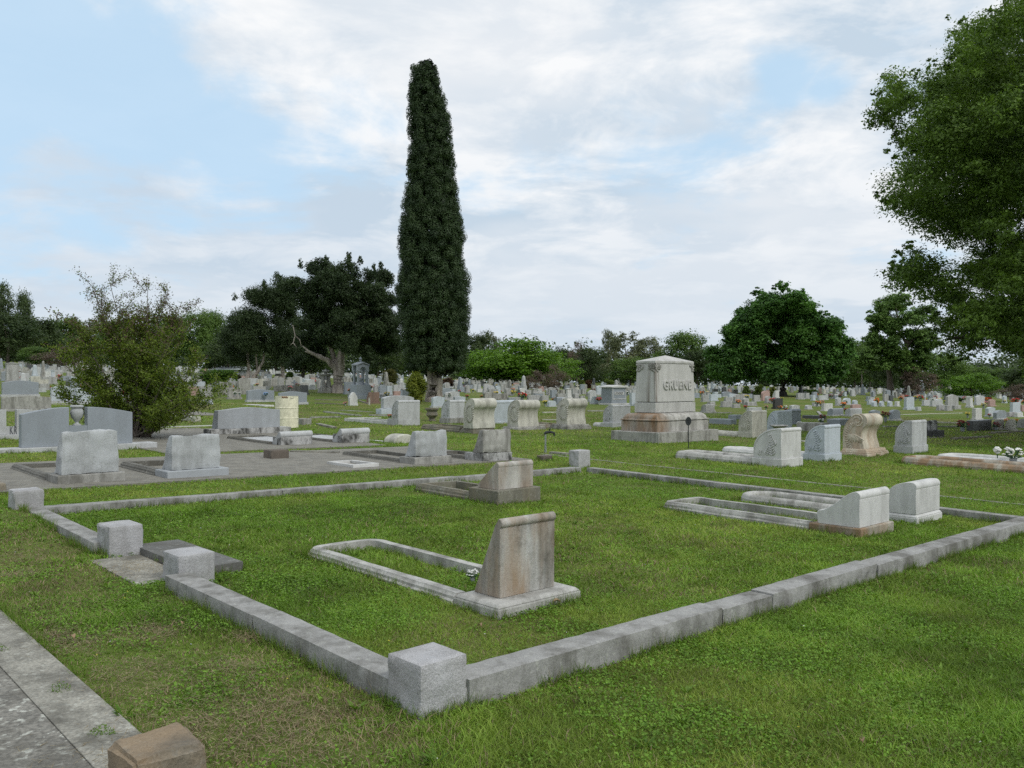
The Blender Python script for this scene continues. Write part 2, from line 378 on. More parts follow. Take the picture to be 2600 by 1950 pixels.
def marker(reg,base,die,label,mat,bmat=None,kind='roll',r=.07,over=.02,style='convex',low=.25,carving=None,brough=False,bstyle='plain',flare=0,D=None,yin=None,cat='headstone',group=None,name='headstone',thick=.12):
    P,W,Db,B=dims(reg,*base); bmat=bmat or mat
    if D: Db=D
    s,w,d,h=die_dims(P,W,B,reg,die); yi=s if yin is None else yin
    if d+yi>Db: Db=d+yi+.03
    t=thing(name,label,cat,P,group=group)
    stonebase(t,W,Db,B,MATS[bmat],brough,style=bstyle)
    bm=bmesh.new(); T=Matrix.Translation((s,yi,B))
    if kind=='roll':
        prof=roll_profile(d,h,r*h,over*h,style,low,flare); prism(bm,prof,0,w)
        bm.transform(T); o=fin('upper_block',bm,MATS[mat],t,bevel=.006,smooth=True)
    elif kind=='rock':
        tk=min(d*.9,thick); lo=low*h
        hexa(bm,[(0,0,0),(w,0,0),(w,d,0),(0,d,0),(0.01,0.01,h),(w-.01,0.01,h*1.01),(w-.02,tk,h),(0.02,tk,h)],cell=.045,amp=.028,sc=5,rnd=.018,seed=w*9+h)
        bm.transform(T); o=fin('upper_block',bm,MATS[mat],t,smooth=True)
    if carving:
        c=carve(t,d,h,carving,MATS[mat],low,r*h); c.location=(s,yi,B)
    foot(P,0,W,0,Db)
    return t,P,W,Db,B
def surround(P,W,D0,L,label,mat,kw=.11,kh=.12,round_=.25,inner=.0,style='mould',name='grave_surround',rot=None):
    """U-shaped grave kerb that runs back from the headstone base"""
    t=math.inf
    hw=kw/2; x0,x1=hw,W-hw; y0,y1=D0,D0+L-hw
    path=[(x0,y0)]
    rr=round_
    if rr>0:
        n=7
        for i in range(n+1):
            a=math.pi-(math.pi/2)*i/n; path.append((x0+rr+rr*math.cos(a),y1-rr+rr*math.sin(a)))
        for i in range(n+1):
            a=math.pi/2-(math.pi/2)*i/n; path.append((x1-rr+rr*math.cos(a),y1-rr+rr*math.sin(a)))
    else: path+=[(x0,y1),(x1,y1)]
    path.append((x1,y0))
    # subdivide long runs so that the surface can be uneven
    pp=[path[0]]
    for a,b in zip(path,path[1:]):
        l=math.dist(a,b); k=max(1,int(l/.12))
        for i in range(1,k+1): pp.append((a[0]+(b[0]-a[0])*i/k,a[1]+(b[1]-a[1])*i/k))
    if style=='mould': sec=[(-hw*1.25,-.1),(-hw*1.25,kh*.35),(-hw*.95,kh*.5),(-hw*.9,kh*.72),(-hw*.55,kh*.9),(-hw*.5,kh),(hw*.85,kh),(hw*.85,-.1)]
    elif style=='round': sec=[(-hw*1.15,-.1),(-hw*1.15,kh*.45)]+[(-hw*math.cos(a),kh*.55+kh*.45*math.sin(a)) for a in [math.pi*i/8 for i in range(9)]]+[(hw*1.1,kh*.45),(hw*1.1,-.1)]
    else: sec=[(-hw,-.1),(-hw,kh),(hw,kh),(hw,-.1)]
    bm=bmesh.new(); rings=[]
    for i,p in enumerate(pp):
        a=pp[max(0,i-1)]; b=pp[min(len(pp)-1,i+1)]
        dx,dy=b[0]-a[0],b[1]-a[1]; l=math.hypot(dx,dy); nx,ny=dy/l,-dx/l   # to the inside on the right
        m=1.0
        if 0<i<len(pp)-1:
            d1=Vector((p[0]-a[0],p[1]-a[1])).normalized(); d2=Vector((b[0]-p[0],b[1]-p[1])).normalized()
            c=max(.4,math.sqrt(max(0,(1+d1.dot(d2))/2))); m=1/c
        ring=[]
        for o_,z in sec:
            x,y=p[0]+nx*o_*m,p[1]+ny*o_*m
            dz=.006*noise.noise(Vector((x*4,y*4,W*9))) if z>0 else 0
            g=off(P,x,y).z-P.z
            ring.append(bm.verts.new((x,y,z+dz+g)))
        rings.append(ring)
    n=len(sec)
    for A,B in zip(rings,rings[1:]):
        for i in range(n): bm.faces.new((A[i],A[(i+1)%n],B[(i+1)%n],B[i]))
    bm.faces.new(rings[0]); bm.faces.new(rings[-1][::-1])
    o=fin(name,bm,MATS[mat],None,loc=P,rotz=ROT,smooth=True,label=label); o['category']='grave kerb'
    foot(P,0,kw*1.1,D0,D0+L); foot(P,W-kw*1.1,W,D0,D0+L); foot(P,0,W,D0+L-kw*1.1,D0+L)
    return o
def slen(P,a,b,u):  # length along E2 from local (a,b) until photo column u
    Q=off(P,a,b); return ustep(Q,E2,u)
def text(parent,s,size,loc,ext,mat,rot=(math.pi/2,0,0),name='lettering',bold=.0,sx=1,width=None):
    cu=bpy.data.curves.new('t','FONT'); cu.body=s; cu.size=size; cu.extrude=ext; cu.align_x='CENTER'; cu.align_y='CENTER'; cu.offset=bold; cu.space_character=1.12
    cu.bevel_depth=ext*.3
    o=bpy.data.objects.new('t',cu); COL.objects.link(o); dg=bpy.context.evaluated_depsgraph_get()
    me=bpy.data.meshes.new_from_object(o.evaluated_get(dg)); bpy.data.objects.remove(o)
    if width:
        xs=[v.co.x for v in me.vertices]; k=width/(max(xs)-min(xs)); 
        for v in me.vertices: v.co.x*=k
    me.materials.clear(); me.materials.append(MATS[mat]); m=link(name,me,parent,loc); m.rotation_euler=rot; return m

# ---- near plot, stones inside it
t,P,W,D,B=marker('F',(1340,1005,1838,1068,922),(1372,855,1698,1218,398),'tall weathered slant headstone with orange brown stains and a rolled top, nearest the camera','marble_weathered','kerb_pale',r=.062,over=.035,style='straight',low=.02,bstyle='cap')
surround(P,W,D,slen(P,0,D,q('F',150,0)[0]),'long pale moulded grave surround with a rounded end behind the nearest headstone','kerb_pale',kw=.12,kh=.085,round_=.15)
P1,W1,D1=P,W,D
t,P,W,D,B=marker('F',(1338,320,1595,1160,230),(1340,226,1548,1215,58),'low slant headstone with brownish streaks on a wide mossy base, beyond the nearest headstone','marble_rusty','base_mossy',r=.13,style='straight',low=.12)
surround(P,W,D,slen(P,0,D,q('F',842,0)[0]),'rectangular mossy grave surround behind the low streaked headstone','base_mossy',kw=.12,kh=.12,round_=0)
t,P,W,D,B=marker('G',(1218,455,1390,940,402),(1212,392,1368,993,207),'pale grey headstone with a long sweeping ogee side and rust on its base','marble_pale','base_rust',r=.14,style='ogee',low=.38)
surround(P,W,D,slen(P,0,D,q('G',160,0)[0]),'narrow chipped grave surround running left from the ogee headstone','kerb_pale',kw=.11,kh=.11,round_=.08)
t,P,W,D,B=marker('G',(1512,382,1645,1365,330),(1500,328,1625,1345,158),'pale grey headstone with a curved back, rightmost inside the near family plot','marble_pale','marble_pale',r=.15,style='convex',low=.5,bstyle='cap')
surround(P,W,D,slen(P,0,D,q('G',535,0)[0]),'rounded tubular grave surround with an arched end, farther of the pair at the right','kerb_pale',kw=.13,kh=.12,round_=.3,style='round')
# ---- the row beyond the kerb at the right
t,P,W,D,B=marker('D',(150,1035,333,-60,960),(148,950,318,-88,697),'pale headstone with carved acanthus side and rolled top, right of the dark disc stake','marble_pale',r=.075,over=.025,low=.30,carving='leaf')
surround(P,W,D,slen(P,0,D,q('C',1432,0)[0]),'long round-topped grave surround right of the dark disc stake','kerb_pale',kw=.18,kh=.17,round_=.12,style='round')
t,P,W,D,B=marker('D',(520,980,663,400,918),(522,918,655,352,668),'bluish carved headstone with rolled top, left of the tan scroll headstone','blue_pale',r=.075,over=.025,low=.30,carving='leaf')
surround(P,W,D,slen(P,0,D,q('L5',215,0)[0]),'round-topped grave surround with an arched end behind the bluish carved headstone','marble_pale',kw=.18,kh=.15,round_=.3,style='round')
t,P,W,D,B=marker('D',(880,940,1065,655,880),(875,865,1008,695,573),'large tan scroll headstone with brown stained volute and fan carving','tan_scroll','tan_scroll',r=.2,over=.10,low=.35,carving='volute',bstyle='stepped',flare=.09)
t,P,W,D,B=marker('D',(1265,918,1397,1120,848),(1253,845,1378,1106,630),'grey carved headstone with ivy side, farthest right of the row beyond the kerb','granite',r=.08,over=.01,low=.34,carving='leaf')
# surrounds whose headstones stand outside the frame
P=G('D',2560,1115); 
for (yy,xe,lab,mt) in ((0,1122,'brown stained tubular grave surround at the right edge','base_rust'),(1.55,1425,'pale tubular grave surround behind the brown stained one at the right edge','marble_pale')):
    Q=off(P,yy,0.0); surround(Q,1.2,0,slen(Q,0,0,q('D',xe,0)[0]),lab,mt,kw=.18,kh=.17,round_=.3,style='round')
# ---- row of rolled headstones left of the monument
t,P,W,D,B=marker('C',(540,708,745,385,668),(553,650,712,458,443),'scroll-topped headstone with daisy-like side carving, next left of the tall monument row','cream_stone','old_concrete',r=.19,over=.085,low=.5,carving='shell',bstyle='stepped',flare=.07)
surround(P,W,D,1.9,'rust stained grave surround of the scroll headstone nearest the monument','base_rust',kw=.16,kh=.14,round_=.2)
t,P,W,D,B=marker('C',(120,712,358,-30,688),(155,680,328,60,455),'scroll-topped headstone with fan-carved side, middle one of three matching scrolls','cream_stone','old_concrete',r=.19,over=.085,low=.5,carving='shell',bstyle='stepped',flare=.07)
t,P,W,D,B=marker('B',(1880,742,2085,1760,700),(1870,680,2060,1788,441),'scroll-topped headstone with fan-carved side beside the stone urn','cream_stone','base_mossy',r=.19,over=.085,low=.5,carving='shell',bstyle='stepped',flare=.07)
surround(P,W,D,slen(P,0,D,q('B',1425,0)[0]),'mossy moulded grave surround behind the stone urn','base_mossy',kw=.2,kh=.17,round_=.1)
t,P,W,D,B=marker('C',(925,688,1110,835,650),(940,650,1092,858,498),'grey headstone with carved side standing right behind the monument steps','granite',r=.08,low=.34,carving='leaf')
surround(P,W,D,slen(P,0,D,q('C',735,0)[0]),'low pale grave surround left of the monument steps','marble_pale',kw=.16,kh=.14,round_=.2,style='round')
t,P,W,D,B=marker('B',(1245,672,1430,1150,620),(1248,620,1430,1190,458),'grey rolled headstone with an orange flower vase at its left side','granite','granite',r=.09,low=.34,carving='leaf')
surround(P,W,D,slen(P,0,D,q('B',785,0)[0]),'thin pale grave surround left of the grey rolled headstone','marble_pale',kw=.12,kh=.12,round_=0,style='flat')
t,P,W,D,B=marker('B',(1680,655,1830,1600,610),(1685,612,1812,1612,455),'grey rolled headstone half hidden behind the scroll headstone by the urn','granite','old_concrete',r=.1,low=.34,carving='leaf')
t,P,W,D,B=marker('C',(-110,655,100,-190,640),(-105,640,92,-180,458),'wide bluish rolled headstone between two scroll headstones','blue_pale','blue_pale',r=.1,low=.34)
t,P,W,D,B=marker('L5',(720,950,935,510,872),(705,862,912,513,568),'cream carved headstone with rolled top just right of the monument','cream_stone','cream_stone',r=.09,over=.01,low=.3,carving='leaf')
surround(P,W,D,slen(P,0,D,q('L5',-90,0)[0]),'cream round-topped grave surround beside the right corner of the monument','cream_stone',kw=.17,kh=.14,round_=.2,style='round')
t,P,W,D,B=marker('L5',(1075,900,1285,920,840),(1060,840,1267,912,568),'bluish carved headstone with rolled top behind the dark stone bowl','blue_pale','blue_pale',r=.09,over=.01,low=.3,carving='leaf')
t,P,W,D,B=marker('L5',(1265,765,1440,1150,745),(1268,745,1415,1170,545),'plain bluish rolled headstone behind the pair of carved ones','blue_granite','blue_granite',r=.16,low=.3)
# ---- rock-faced slants on the concrete pads
t,P,W,D,B=marker('A',(490,1190,1068,388,1103),(525,1090,1018,455,730),'large rough grey rock-faced slant headstone, leftmost on the concrete pad','granite_rough','old_concrete',kind='rock',thick=.16)
PA=P; WA=W; DA=D
surround(P,W,D,slen(P,0,D,q('A',95,0)[0]),'dark weathered ledger kerb behind the leftmost rock-faced headstone','dark_ledger',kw=.13,kh=.1,round_=0)
t,P,W,D,B=marker('A',(1425,1140,1950,1330,1065),(1480,1065,1898,1398,762),'grey rock-faced slant headstone with a slanting left side, second on the concrete pad','granite_rough','granite_smooth',kind='rock',thick=.15)
surround(P,W,D,slen(P,0,D,q('A',1020,0)[0]),'dark flaking ledger kerb behind the second rock-faced headstone','dark_ledger',kw=.14,kh=.12,round_=0)
t,P,W,D,B=marker('B',(1385,1018,1700,1253,948),(1393,940,1663,1295,725),'speckled grey rock-faced slant headstone, third on the concrete pad','granite_rough','old_concrete',kind='rock',thick=.15)
surround(P,W,D,slen(P,0,D,q('B',768,0)[0]),'dark thin ledger kerb behind the third rock-faced headstone','dark_ledger',kw=.1,kh=.1,round_=0)
t,P,W,D,B=marker('B',(1965,990,2217,1805,912),(1945,905,2185,1850,712),'brownish grey rock-faced slant headstone at the right end of the concrete pad','old_concrete','black_stained_marble',kind='rock',thick=.15,brough=True)
surround(P,W,D,1.2,'dark ledger kerb behind the rightmost rock-faced headstone','dark_ledger',kw=.1,kh=.1,round_=0)
# low rolled ledgers
def lowroll(reg,c,L,label,slab):
    P,W,D,H=dims(reg,*c)
    t=thing('headstone',label,'headstone',P)
    bm=bmesh.new(); box(bm,0,W,0,D,-.1,H*.62); fin('base',bm,MATS['black_stained_marble'],t,bevel=.01)
    bm=bmesh.new(); r=H*.22
    pts=[(r*.9+r*1.05*math.cos(a),H-r*1.05+r*1.05*math.sin(a)) for a in [math.radians(250-i*16) for i in range(12)]]+[(D*.8,H*.35),(D*1.15,H*.2),(D*1.15,-.05),(D*.5,-.05),(D*.4,H*.5)]
    prism(bm,pts,-.01,W+.01); fin('roll_top',bm,MATS['granite'],t,bevel=.006,smooth=True)
    foot(P,0,W,0,D)
    bm=bmesh.new(); 
    box(bm,0,W,D*1.16,D*1.16+L,-.1,.10); o=fin('grave_slab',bm,MATS['granite'],None,bevel=.02,loc=P,rotz=ROT,label=slab); o['category']='grave slab'
    surround(off(P,-.12,0),W+.24,D*1.0,L+.5,slab.replace('smooth flat slab','dark moulded kerb round the slab'),'dark_ledger',kw=.11,kh=.09,round_=.05)
    foot(P,-.12,W+.12,D,D*1.16+L)
lowroll('B',(245,850,513,175,725),1.9,'low rolled ledger headstone with black stained face, left of its twin','smooth flat slab behind the left low rolled headstone')
lowroll('B',(765,830,1000,685,700),1.9,'low rolled ledger headstone with black streaked face, right of its twin','smooth flat slab behind the right low rolled headstone')
# ---- monument
def monument():
    r='C'; P,W,D,H1=dims(r,1315,825,1825,908,735)
    def ins(xr):
        lo,hi=0,W*.45
        for _ in range(40):
            s=(lo+hi)/2; Q=off(P,W-s,s)
            if pu(Q.x,Q.y)>q(r,xr,0)[0]: lo=s
            else: hi=s
        return s
    def zz(s,y): Q=off(P,s,s); return ztop(q(r,0,y)[1],Q.y)-P.z
    t=thing('monument','tall pale granite family monument with raised letters and a low pyramid cap','monument',P)
    bm=bmesh.new(); box(bm,0,W,0,D,-.2,H1); fin('base',bm,MATS['old_concrete'],t,bevel=.015)
    s2=ins(1738); s3=ins(1628); s4=ins(1612); z2=zz(s2,640); z3=zz(s3,568); z4=zz(s3,478); z5=zz(s4,140); zc=zz(s4,128)
    bm=bmesh.new(); lv=[(s2,H1),(s2,z2*.96+H1*.04),(s2+.03,z2)]
    # lip then swelling curve up to the plinth
    lv+=[(s2-.02,z2+.015),(s2-.02,z2+.045),(s2+.04,z2+.06)]
    for i in range(1,9):
        a=i/8; lv.append((s2+.04+(s3-.02-s2-.04)*(1-math.cos(a*math.pi/2)),z2+.06+(z3-z2-.06)*math.sin(a*math.pi/2)))
    rings=[[bm.verts.new(p) for p in ((s,s,z),(W-s,s,z),(W-s,D-s,z),(s,D-s,z))] for s,z in lv]
    for A,B in zip(rings,rings[1:]):
        for i in range(4): bm.faces.new((A[i],A[(i+1)%4],B[(i+1)%4],B[i]))
    bm.faces.new(rings[0][::-1]); bm.faces.new(rings[-1])
    fin('moulded_tier',bm,MATS['monument_stained'],t,smooth=True)
    bm=bmesh.new(); box(bm,s3,W-s3,s3,D-s3,z3+.012,z4); fin('plinth',bm,MATS['monument_granite'],t,bevel=.01)
    bm=bmesh.new(); box(bm,s3+.06,W-s3-.06,s3+.06,D-s3-.06,z3-.03,z4+.03); fin('joint',bm,MATS['dark_granite'],t)
    tx=s4-s3
    bm=bmesh.new(); box(bm,s3+.01,W-s3-.01,s3+.01,D-s3-.01,z4+.018,z5,tx-.01+.01,tx); fin('shaft',bm,MATS['monument_shaft'],t,bevel=.012)
    bm=bmesh.new(); c=s4-.01; ap=zz(W/2*.98,78)
    b=[bm.verts.new(p) for p in ((c,c,z5),(W-c,c,z5),(W-c,D-c,z5),(c,D-c,z5),(c,c,zc+.03),(W-c,c,zc+.03),(W-c,D-c,zc+.03),(c,D-c,zc+.03),(W/2,D/2,ap))]
    for f in ((3,2,1,0),(0,1,5,4),(1,2,6,5),(2,3,7,6),(3,0,4,7),(4,5,8),(5,6,8),(6,7,8),(7,4,8)): bm.faces.new([b[i] for i in f])
    fin('cap',bm,MATS['monument_granite'],t,bevel=.012)
    # raised name on the right-hand face
    zm=zz(s4,330); k=(zm-z4)/(z5-z4); sy=s3+.01+tx*k
    tilt=math.atan2(tx,z5-z4)
    q0,q1=q(r,1352,0)[0],q(r,1588,0)[0]; Q=off(P,0,sy); a0=ustep(Q,E1,q0); a1=ustep(Q,E1,q1)
    hh=(zz(s4,292)-zz(s4,368))
    text(t,'GRUENE',hh*1.42,((a0+a1)/2,sy-.012,zm-.0),.022,'monument_granite',(math.pi/2-tilt,0,0),width=a1-a0,bold=.006)
    # leaf garlands in the upper corners
    for (x0,sg) in ((s4,1),(W-s4,-1)):
        bm=bmesh.new()
        for i in range(26):
            rr=.02+.24*random.random(); an=random.random()*math.pi/2
            x=x0+sg*(.02+rr*math.cos(an)); z=z5-.03-rr*.8*math.sin(an)
            blob(bm,Vector((x,s4-.01-tx*.02+ (z5-z)*0,z)),1,(.045,.022,.03),Matrix.Rotation(random.random()*3,4,'Y'),8,6)
        fin('leaf_carving',bm,MATS['old_concrete'],t,smooth=True)
    for (y0,sg) in ((s4,1),(D-s4,-1)):
        bm=bmesh.new()
        for i in range(26):
            rr=.02+.24*random.random(); an=random.random()*math.pi/2
            y=y0+sg*(.02+rr*math.cos(an)); z=z5-.03-rr*.8*math.sin(an)
            blob(bm,Vector((s4-.01,y,z)),1,(.022,.045,.03),Matrix.Rotation(random.random()*3,4,'X'),8,6)
        fin('leaf_carving',bm,MATS['old_concrete'],t,smooth=True)
    foot(P,0,W,0,D); return P,W,D
PM,WM,DM=monument()
# disc on a stake beside it
P=G('C',1568,868); t=thing('grave_marker_stake','dark round disc on a thin iron stake in front of the monument','marker',P,rotz=math.radians(20))
hd=ztop(q('C',0,635)[1],P.y)-P.z; rr=36/3.3515*P.y/F
bm=bmesh.new(); tube(bm,[(0,0,-.1),(0,0,hd-rr)],.012,6); fin('stake',bm,MATS['iron_dark'],t)
bm=bmesh.new(); lathe(bm,[(rr*.75,-.012),(rr*.8,0),(rr*.75,.012)],n=20); bm.transform(Matrix.Translation((0,0,hd))@Matrix.Rotation(math.pi/2,4,'X')@Matrix.Diagonal((1,1.3,1,1)))
for k in range(5): tube(bm,[(rr*.5*math.cos(k*1.257),-.014,hd+rr*.5*math.sin(k*1.257)),(rr*.5*math.cos(k*1.257+2.51),-.014,hd+rr*.5*math.sin(k*1.257+2.51))],.006,5)
fin('disc',bm,MATS['iron_dark'],t)
# spigot
P=G('C',352,905); t=thing('water_spigot','slim galvanised water pipe with a tap on top, left of the tall monument','tap',P,rotz=0)
h=ztop(q('C',0,745)[1],P.y)-P.z
bm=bmesh.new(); lathe(bm,[(.03,-.1),(.028,h*.35),(.021,h*.36),(.021,h)],n=10); fin('pipe',bm,MATS['galvanised'],t)
bm=bmesh.new(); tube(bm,[(-.03,0,h),(.02,0,h+.04),(.12,0,h+.05),(.2,0,h+.03),(.21,0,h-.04)],[.03,.035,.03,.028,.022],8); fin('tap_body',bm,MATS['iron_dark'],t)
bm=bmesh.new(); lathe(bm,[(.012,h+.06),(.012,h+.11),(.035,h+.112),(.035,h+.126)],cx=.1,n=10); fin('handle',bm,MATS['iron_dark'],t)
# ---- kerb of the near family plot
O=Vector((-.397,4.29)); L1_,L2_=9.26,7.5; KW=.19
def pl(a,b): x=O.x+E1.x*a+E2.x*b; y=O.y+E1.y*a+E2.y*b; return Vector((x,y,gz(x,y)))
def kerb(a0,a1,b0,b1,h,label,keep=('top',),mat='kerb_stone',amp=.014):
    P=pl(a0,b0); bm=bmesh.new(); tl=random.uniform(-.008,.008)
    za=pl(a1,b0).z-P.z; zb=pl(a0,b1).z-P.z
    w,d=a1-a0,b1-b0
    hexa(bm,[(0,0,-.12),(w,0,za-.12),(w,d,za+zb-.12),(0,d,zb-.12),(0,0,h+tl),(w,0,za+h+(tl if w<d else -tl)),(w,d,za+zb+h-tl),(0,d,zb+h-(tl if w<d else -tl))],cell=.035,amp=amp*.9,sc=8,rnd=.009,seed=a0*3+b0,keep=keep)
    o=fin('kerb_stone',bm,MATS[mat],None,loc=P,rotz=ROT,smooth=True,label=label); o['category']='kerb'; o['group']='kerbstones of the near family plot'
    foot(P,0,w,0,d)
    return o
g=.006
bl=[('near right kerb, length beside the front corner block',.14,2.6),('near right kerb, second length from the front corner block',2.6,5.0),('near right kerb, third length from the front corner block',5.0,7.3),('near right kerb, farthest length that runs to the right edge',7.3,9.5)]
bA=[.1,3.05,4.75,7.2]
def auB(u): return ustep(pl(0,0),E1,u)
js=[.08,auB(1776),auB(1904),auB(2174),9.45]
names=['length of the right kerb beside the front corner block','second length of the right kerb from the front corner block, slightly lifted joint','third length of the right kerb from the front corner block','farthest length of the right kerb, running to the right edge']
for i in range(4): kerb(js[i]+(.003 if i else 0),js[i+1]-.003,-KW,0,.135+(.012,.0,.012,.006)[i],'broad grey '+names[i],keep=('top','y1'),amp=.022)
kerb(-KW,0,.08,1.6,.13,'dark grey kerbstone running left from the front corner block',keep=('top',))
kerb(-KW,0,1.607,3.06,.125,'dark grey kerbstone ending at the nearer gate block',keep=('top',))
kerb(-KW,0,4.72,7.22,.12,'pale grey kerbstone between the farther gate block and the far left corner block',keep=('top',))
for i,(a0,a1) in enumerate(((.0,3.0),(3.007,6.1),(6.107,9.0))): kerb(a0,a1,L2_-KW,L2_,.095,('left','middle','right')[i]+' length of the long back kerb of the near plot',amp=.01)
for i,(b0,b1) in enumerate(((-.0,2.5),(2.507,5.0),(5.007,7.25))): kerb(9.07,9.26,b0,b1,.10,('nearest length of the far right kerb, beside the curved headstone','middle length of the far right kerb behind the ogee headstone','length of the far right kerb next to the back corner block')[i],amp=.014)
def block(P,W,D,H,label,mat='granite_block',keep=('top','y0'),amp=.016):
    bm=bmesh.new(); hbox(bm,0,W,0,D,-.15,H,cell=.022,amp=amp,sc=9,rnd=.012,seed=P.x,keep=keep)
    o=fin('corner_block',bm,MATS[mat],None,loc=P,rotz=ROT,smooth=True,label=label); o['category']='stone block'; foot(P,0,W,0,D); return o
P,W,D,H=dims('F',872,1620,1156,669,1282); block(P,W,D,H,'square rough granite corner block in front, nearest corner of the family plot',keep=('top',),amp=.012)
P,W,D,H=dims('E',655,400,862,582,210); block(P,W,D,H,'grey granite gate block, farther of the pair beside the sunken step')
PG1=P;DG1=D
P,W,D,H=dims('E',1072,575,1297,975,385); block(P,W,D,H,'grey granite gate block, nearer of the pair beside the sunken step')
PG2=P
P=pl(-.02,7.2); a=ustep(P,E1,37.5); P=off(P,a,0); W=ustep(P,E1,113.4); block(P,W,.30,ztop(1247.6,P.y)-P.z,'grey granite corner block at the far left corner of the family plot')
P,W,D,H=dims('C',635,1000,735,550,922,h0=.08); block(P,W,D,H+.08,'small grey granite block at the back corner of the family plot')
P,W,D,H=dims('C',333,975,412,276,930); block(P,W,D,H,'small brown stone block beside the water pipe','brown_block',amp=.008)
P,W,D,H=dims('B',165,968,317,95,883); block(P,W,D,H,'dark brown stone block at the back edge of the concrete pad','brown_block',amp=.008)
P,W,D,H=dims('L2',2030,990,2165,1945,903); block(P,W,D,H,'pale concrete block with a dark stained face beside the cream barrel','old_concrete',amp=.008)
P,W,D,H=dims('A',-90,1250,55,-200,1170); block(P,W,D,H,'brown sandstone block at the far left end of the concrete pad','sandstone',amp=.01)
# brown block in the foreground, top corner known, height from its proportions
P=unproj(337.5,1935.6,.27); W=ustep(P,E1,529.5); D=ustep(P,E2,272.0)
bm=bmesh.new(); hexa(bm,[(0,0,-.1),(W,0,-.1),(W,D,-.1),(0,D,-.1),(0,0,.27),(W,0,.262),(W,D,.27),(0,D,.255)],cell=.02,amp=.012,sc=7,rnd=.03,seed=2,keep=())
o=fin('corner_block',bm,MATS['sandstone'],None,loc=P,rotz=ROT,smooth=True,label='worn brown sandstone block beside the pavement in the near left corner'); o['category']='stone block'; foot(P,0,W,0,D)
# gate step and threshold
def slab(pts,h,name,mat,kind='structure',label=None,cat=None,foot_=True,below=.1):
    """flat stone or concrete sheet through ground points"""
    bm=bmesh.new(); P0=pts[0].copy(); n=len(pts)
    top=[bm.verts.new((p.x-P0.x,p.y-P0.y,gz(p.x,p.y)+h-P0.z)) for p in pts]; bot=[bm.verts.new(v.co-Vector((0,0,below+h))) for v in top]
    bm.faces.new(top); bm.faces.new(bot[::-1])
    for i in range(n): bm.faces.new((top[i],bot[i],bot[(i+1)%n],top[(i+1)%n]))
    o=fin(name,bm,MATS[mat],None,loc=P0); 
    if kind: o['kind']=kind
    if label: o['label']=label; o['category']=cat
    if foot_: POLY.append([(p.x,p.y) for p in pts])
    return o
POLY=[]
def rect(a0,a1,b0,b1): return [pl(a0,b0),pl(a1,b0),pl(a1,b1),pl(a0,b1)]
slab(rect(-.30,.12,3.33,4.46),.012,'threshold','path_border',None,'pale worn threshold slab between the two gate blocks','slab')
P0=pl(.13,3.3)
bm=bmesh.new(); hbox(bm,0,.42,0,1.38,-.1,.085,cell=.05,amp=.006,rnd=.006,seed=3,keep=('top',)); o=fin('step_slab',bm,MATS['step_slab'],None,loc=P0,rotz=ROT,smooth=True,label='dark grey raised step slab behind the nearer gate block'); o['category']='slab'; foot(P0,0,.42,0,1.38)
# dead grass litter on the threshold
# pavement at the left
Pe=unproj(0,1564,.03); Pf=unproj(320.7,1830,.03)
def shift(P,a,b): x=P.x+E1.x*a+E2.x*b; y=P.y+E1.y*a+E2.y*b; return Vector((x,y,gz(x,y)))
slab([shift(Pf,-.26,-3.5),shift(Pf,0,-3.5),shift(Pf,0,7),shift(Pf,-.26,7)],.034,'pavement_edge','path_border')
foot(Pf,-2.6,0,-3.5,7)
slab([shift(Pf,-2.6,-3.5),shift(Pf,-.262,-3.5),shift(Pf,-.262,7),shift(Pf,-2.6,7)],.028,'pavement','aggregate')
# concrete pads of the row behind
A0=G('A',113*0,1250); 
def padline(front,back,al,ar,name,mat,h=.03):
    """pad between two photo points on its front and back edge, stretched along E1"""
    a,b=ab(front); a2,b2=ab(back)
    O2=lambda aa,bb: Vector((E1.x*aa+E2.x*bb,E1.y*aa+E2.y*bb,0))
    pts=[O2(al,b),O2(ar,b),O2(ar,b2),O2(al,b2)]
    for p in pts: p.z=gz(p.x,p.y)
    return slab(pts,h,name,mat)
fr=unproj(113,1247); bk=unproj(500,1159); ar=ab(unproj(1338,1168))[0]
padline(fr,bk,ab(fr)[0]-7,ar,'concrete_pad','pad_concrete')
fr=unproj(640,1146); bk=unproj(640,1088); padline(fr,bk,ab(unproj(400,1150))[0],ab(unproj(960,1130))[0],'concrete_pad','pad_concrete')
fr=G('L2',600,860); bk=G('L2',600,735); padline(fr,bk,ab(fr)[0]-2.5,ab(G('L2',900,850))[0],'concrete_pad','pad_concrete')
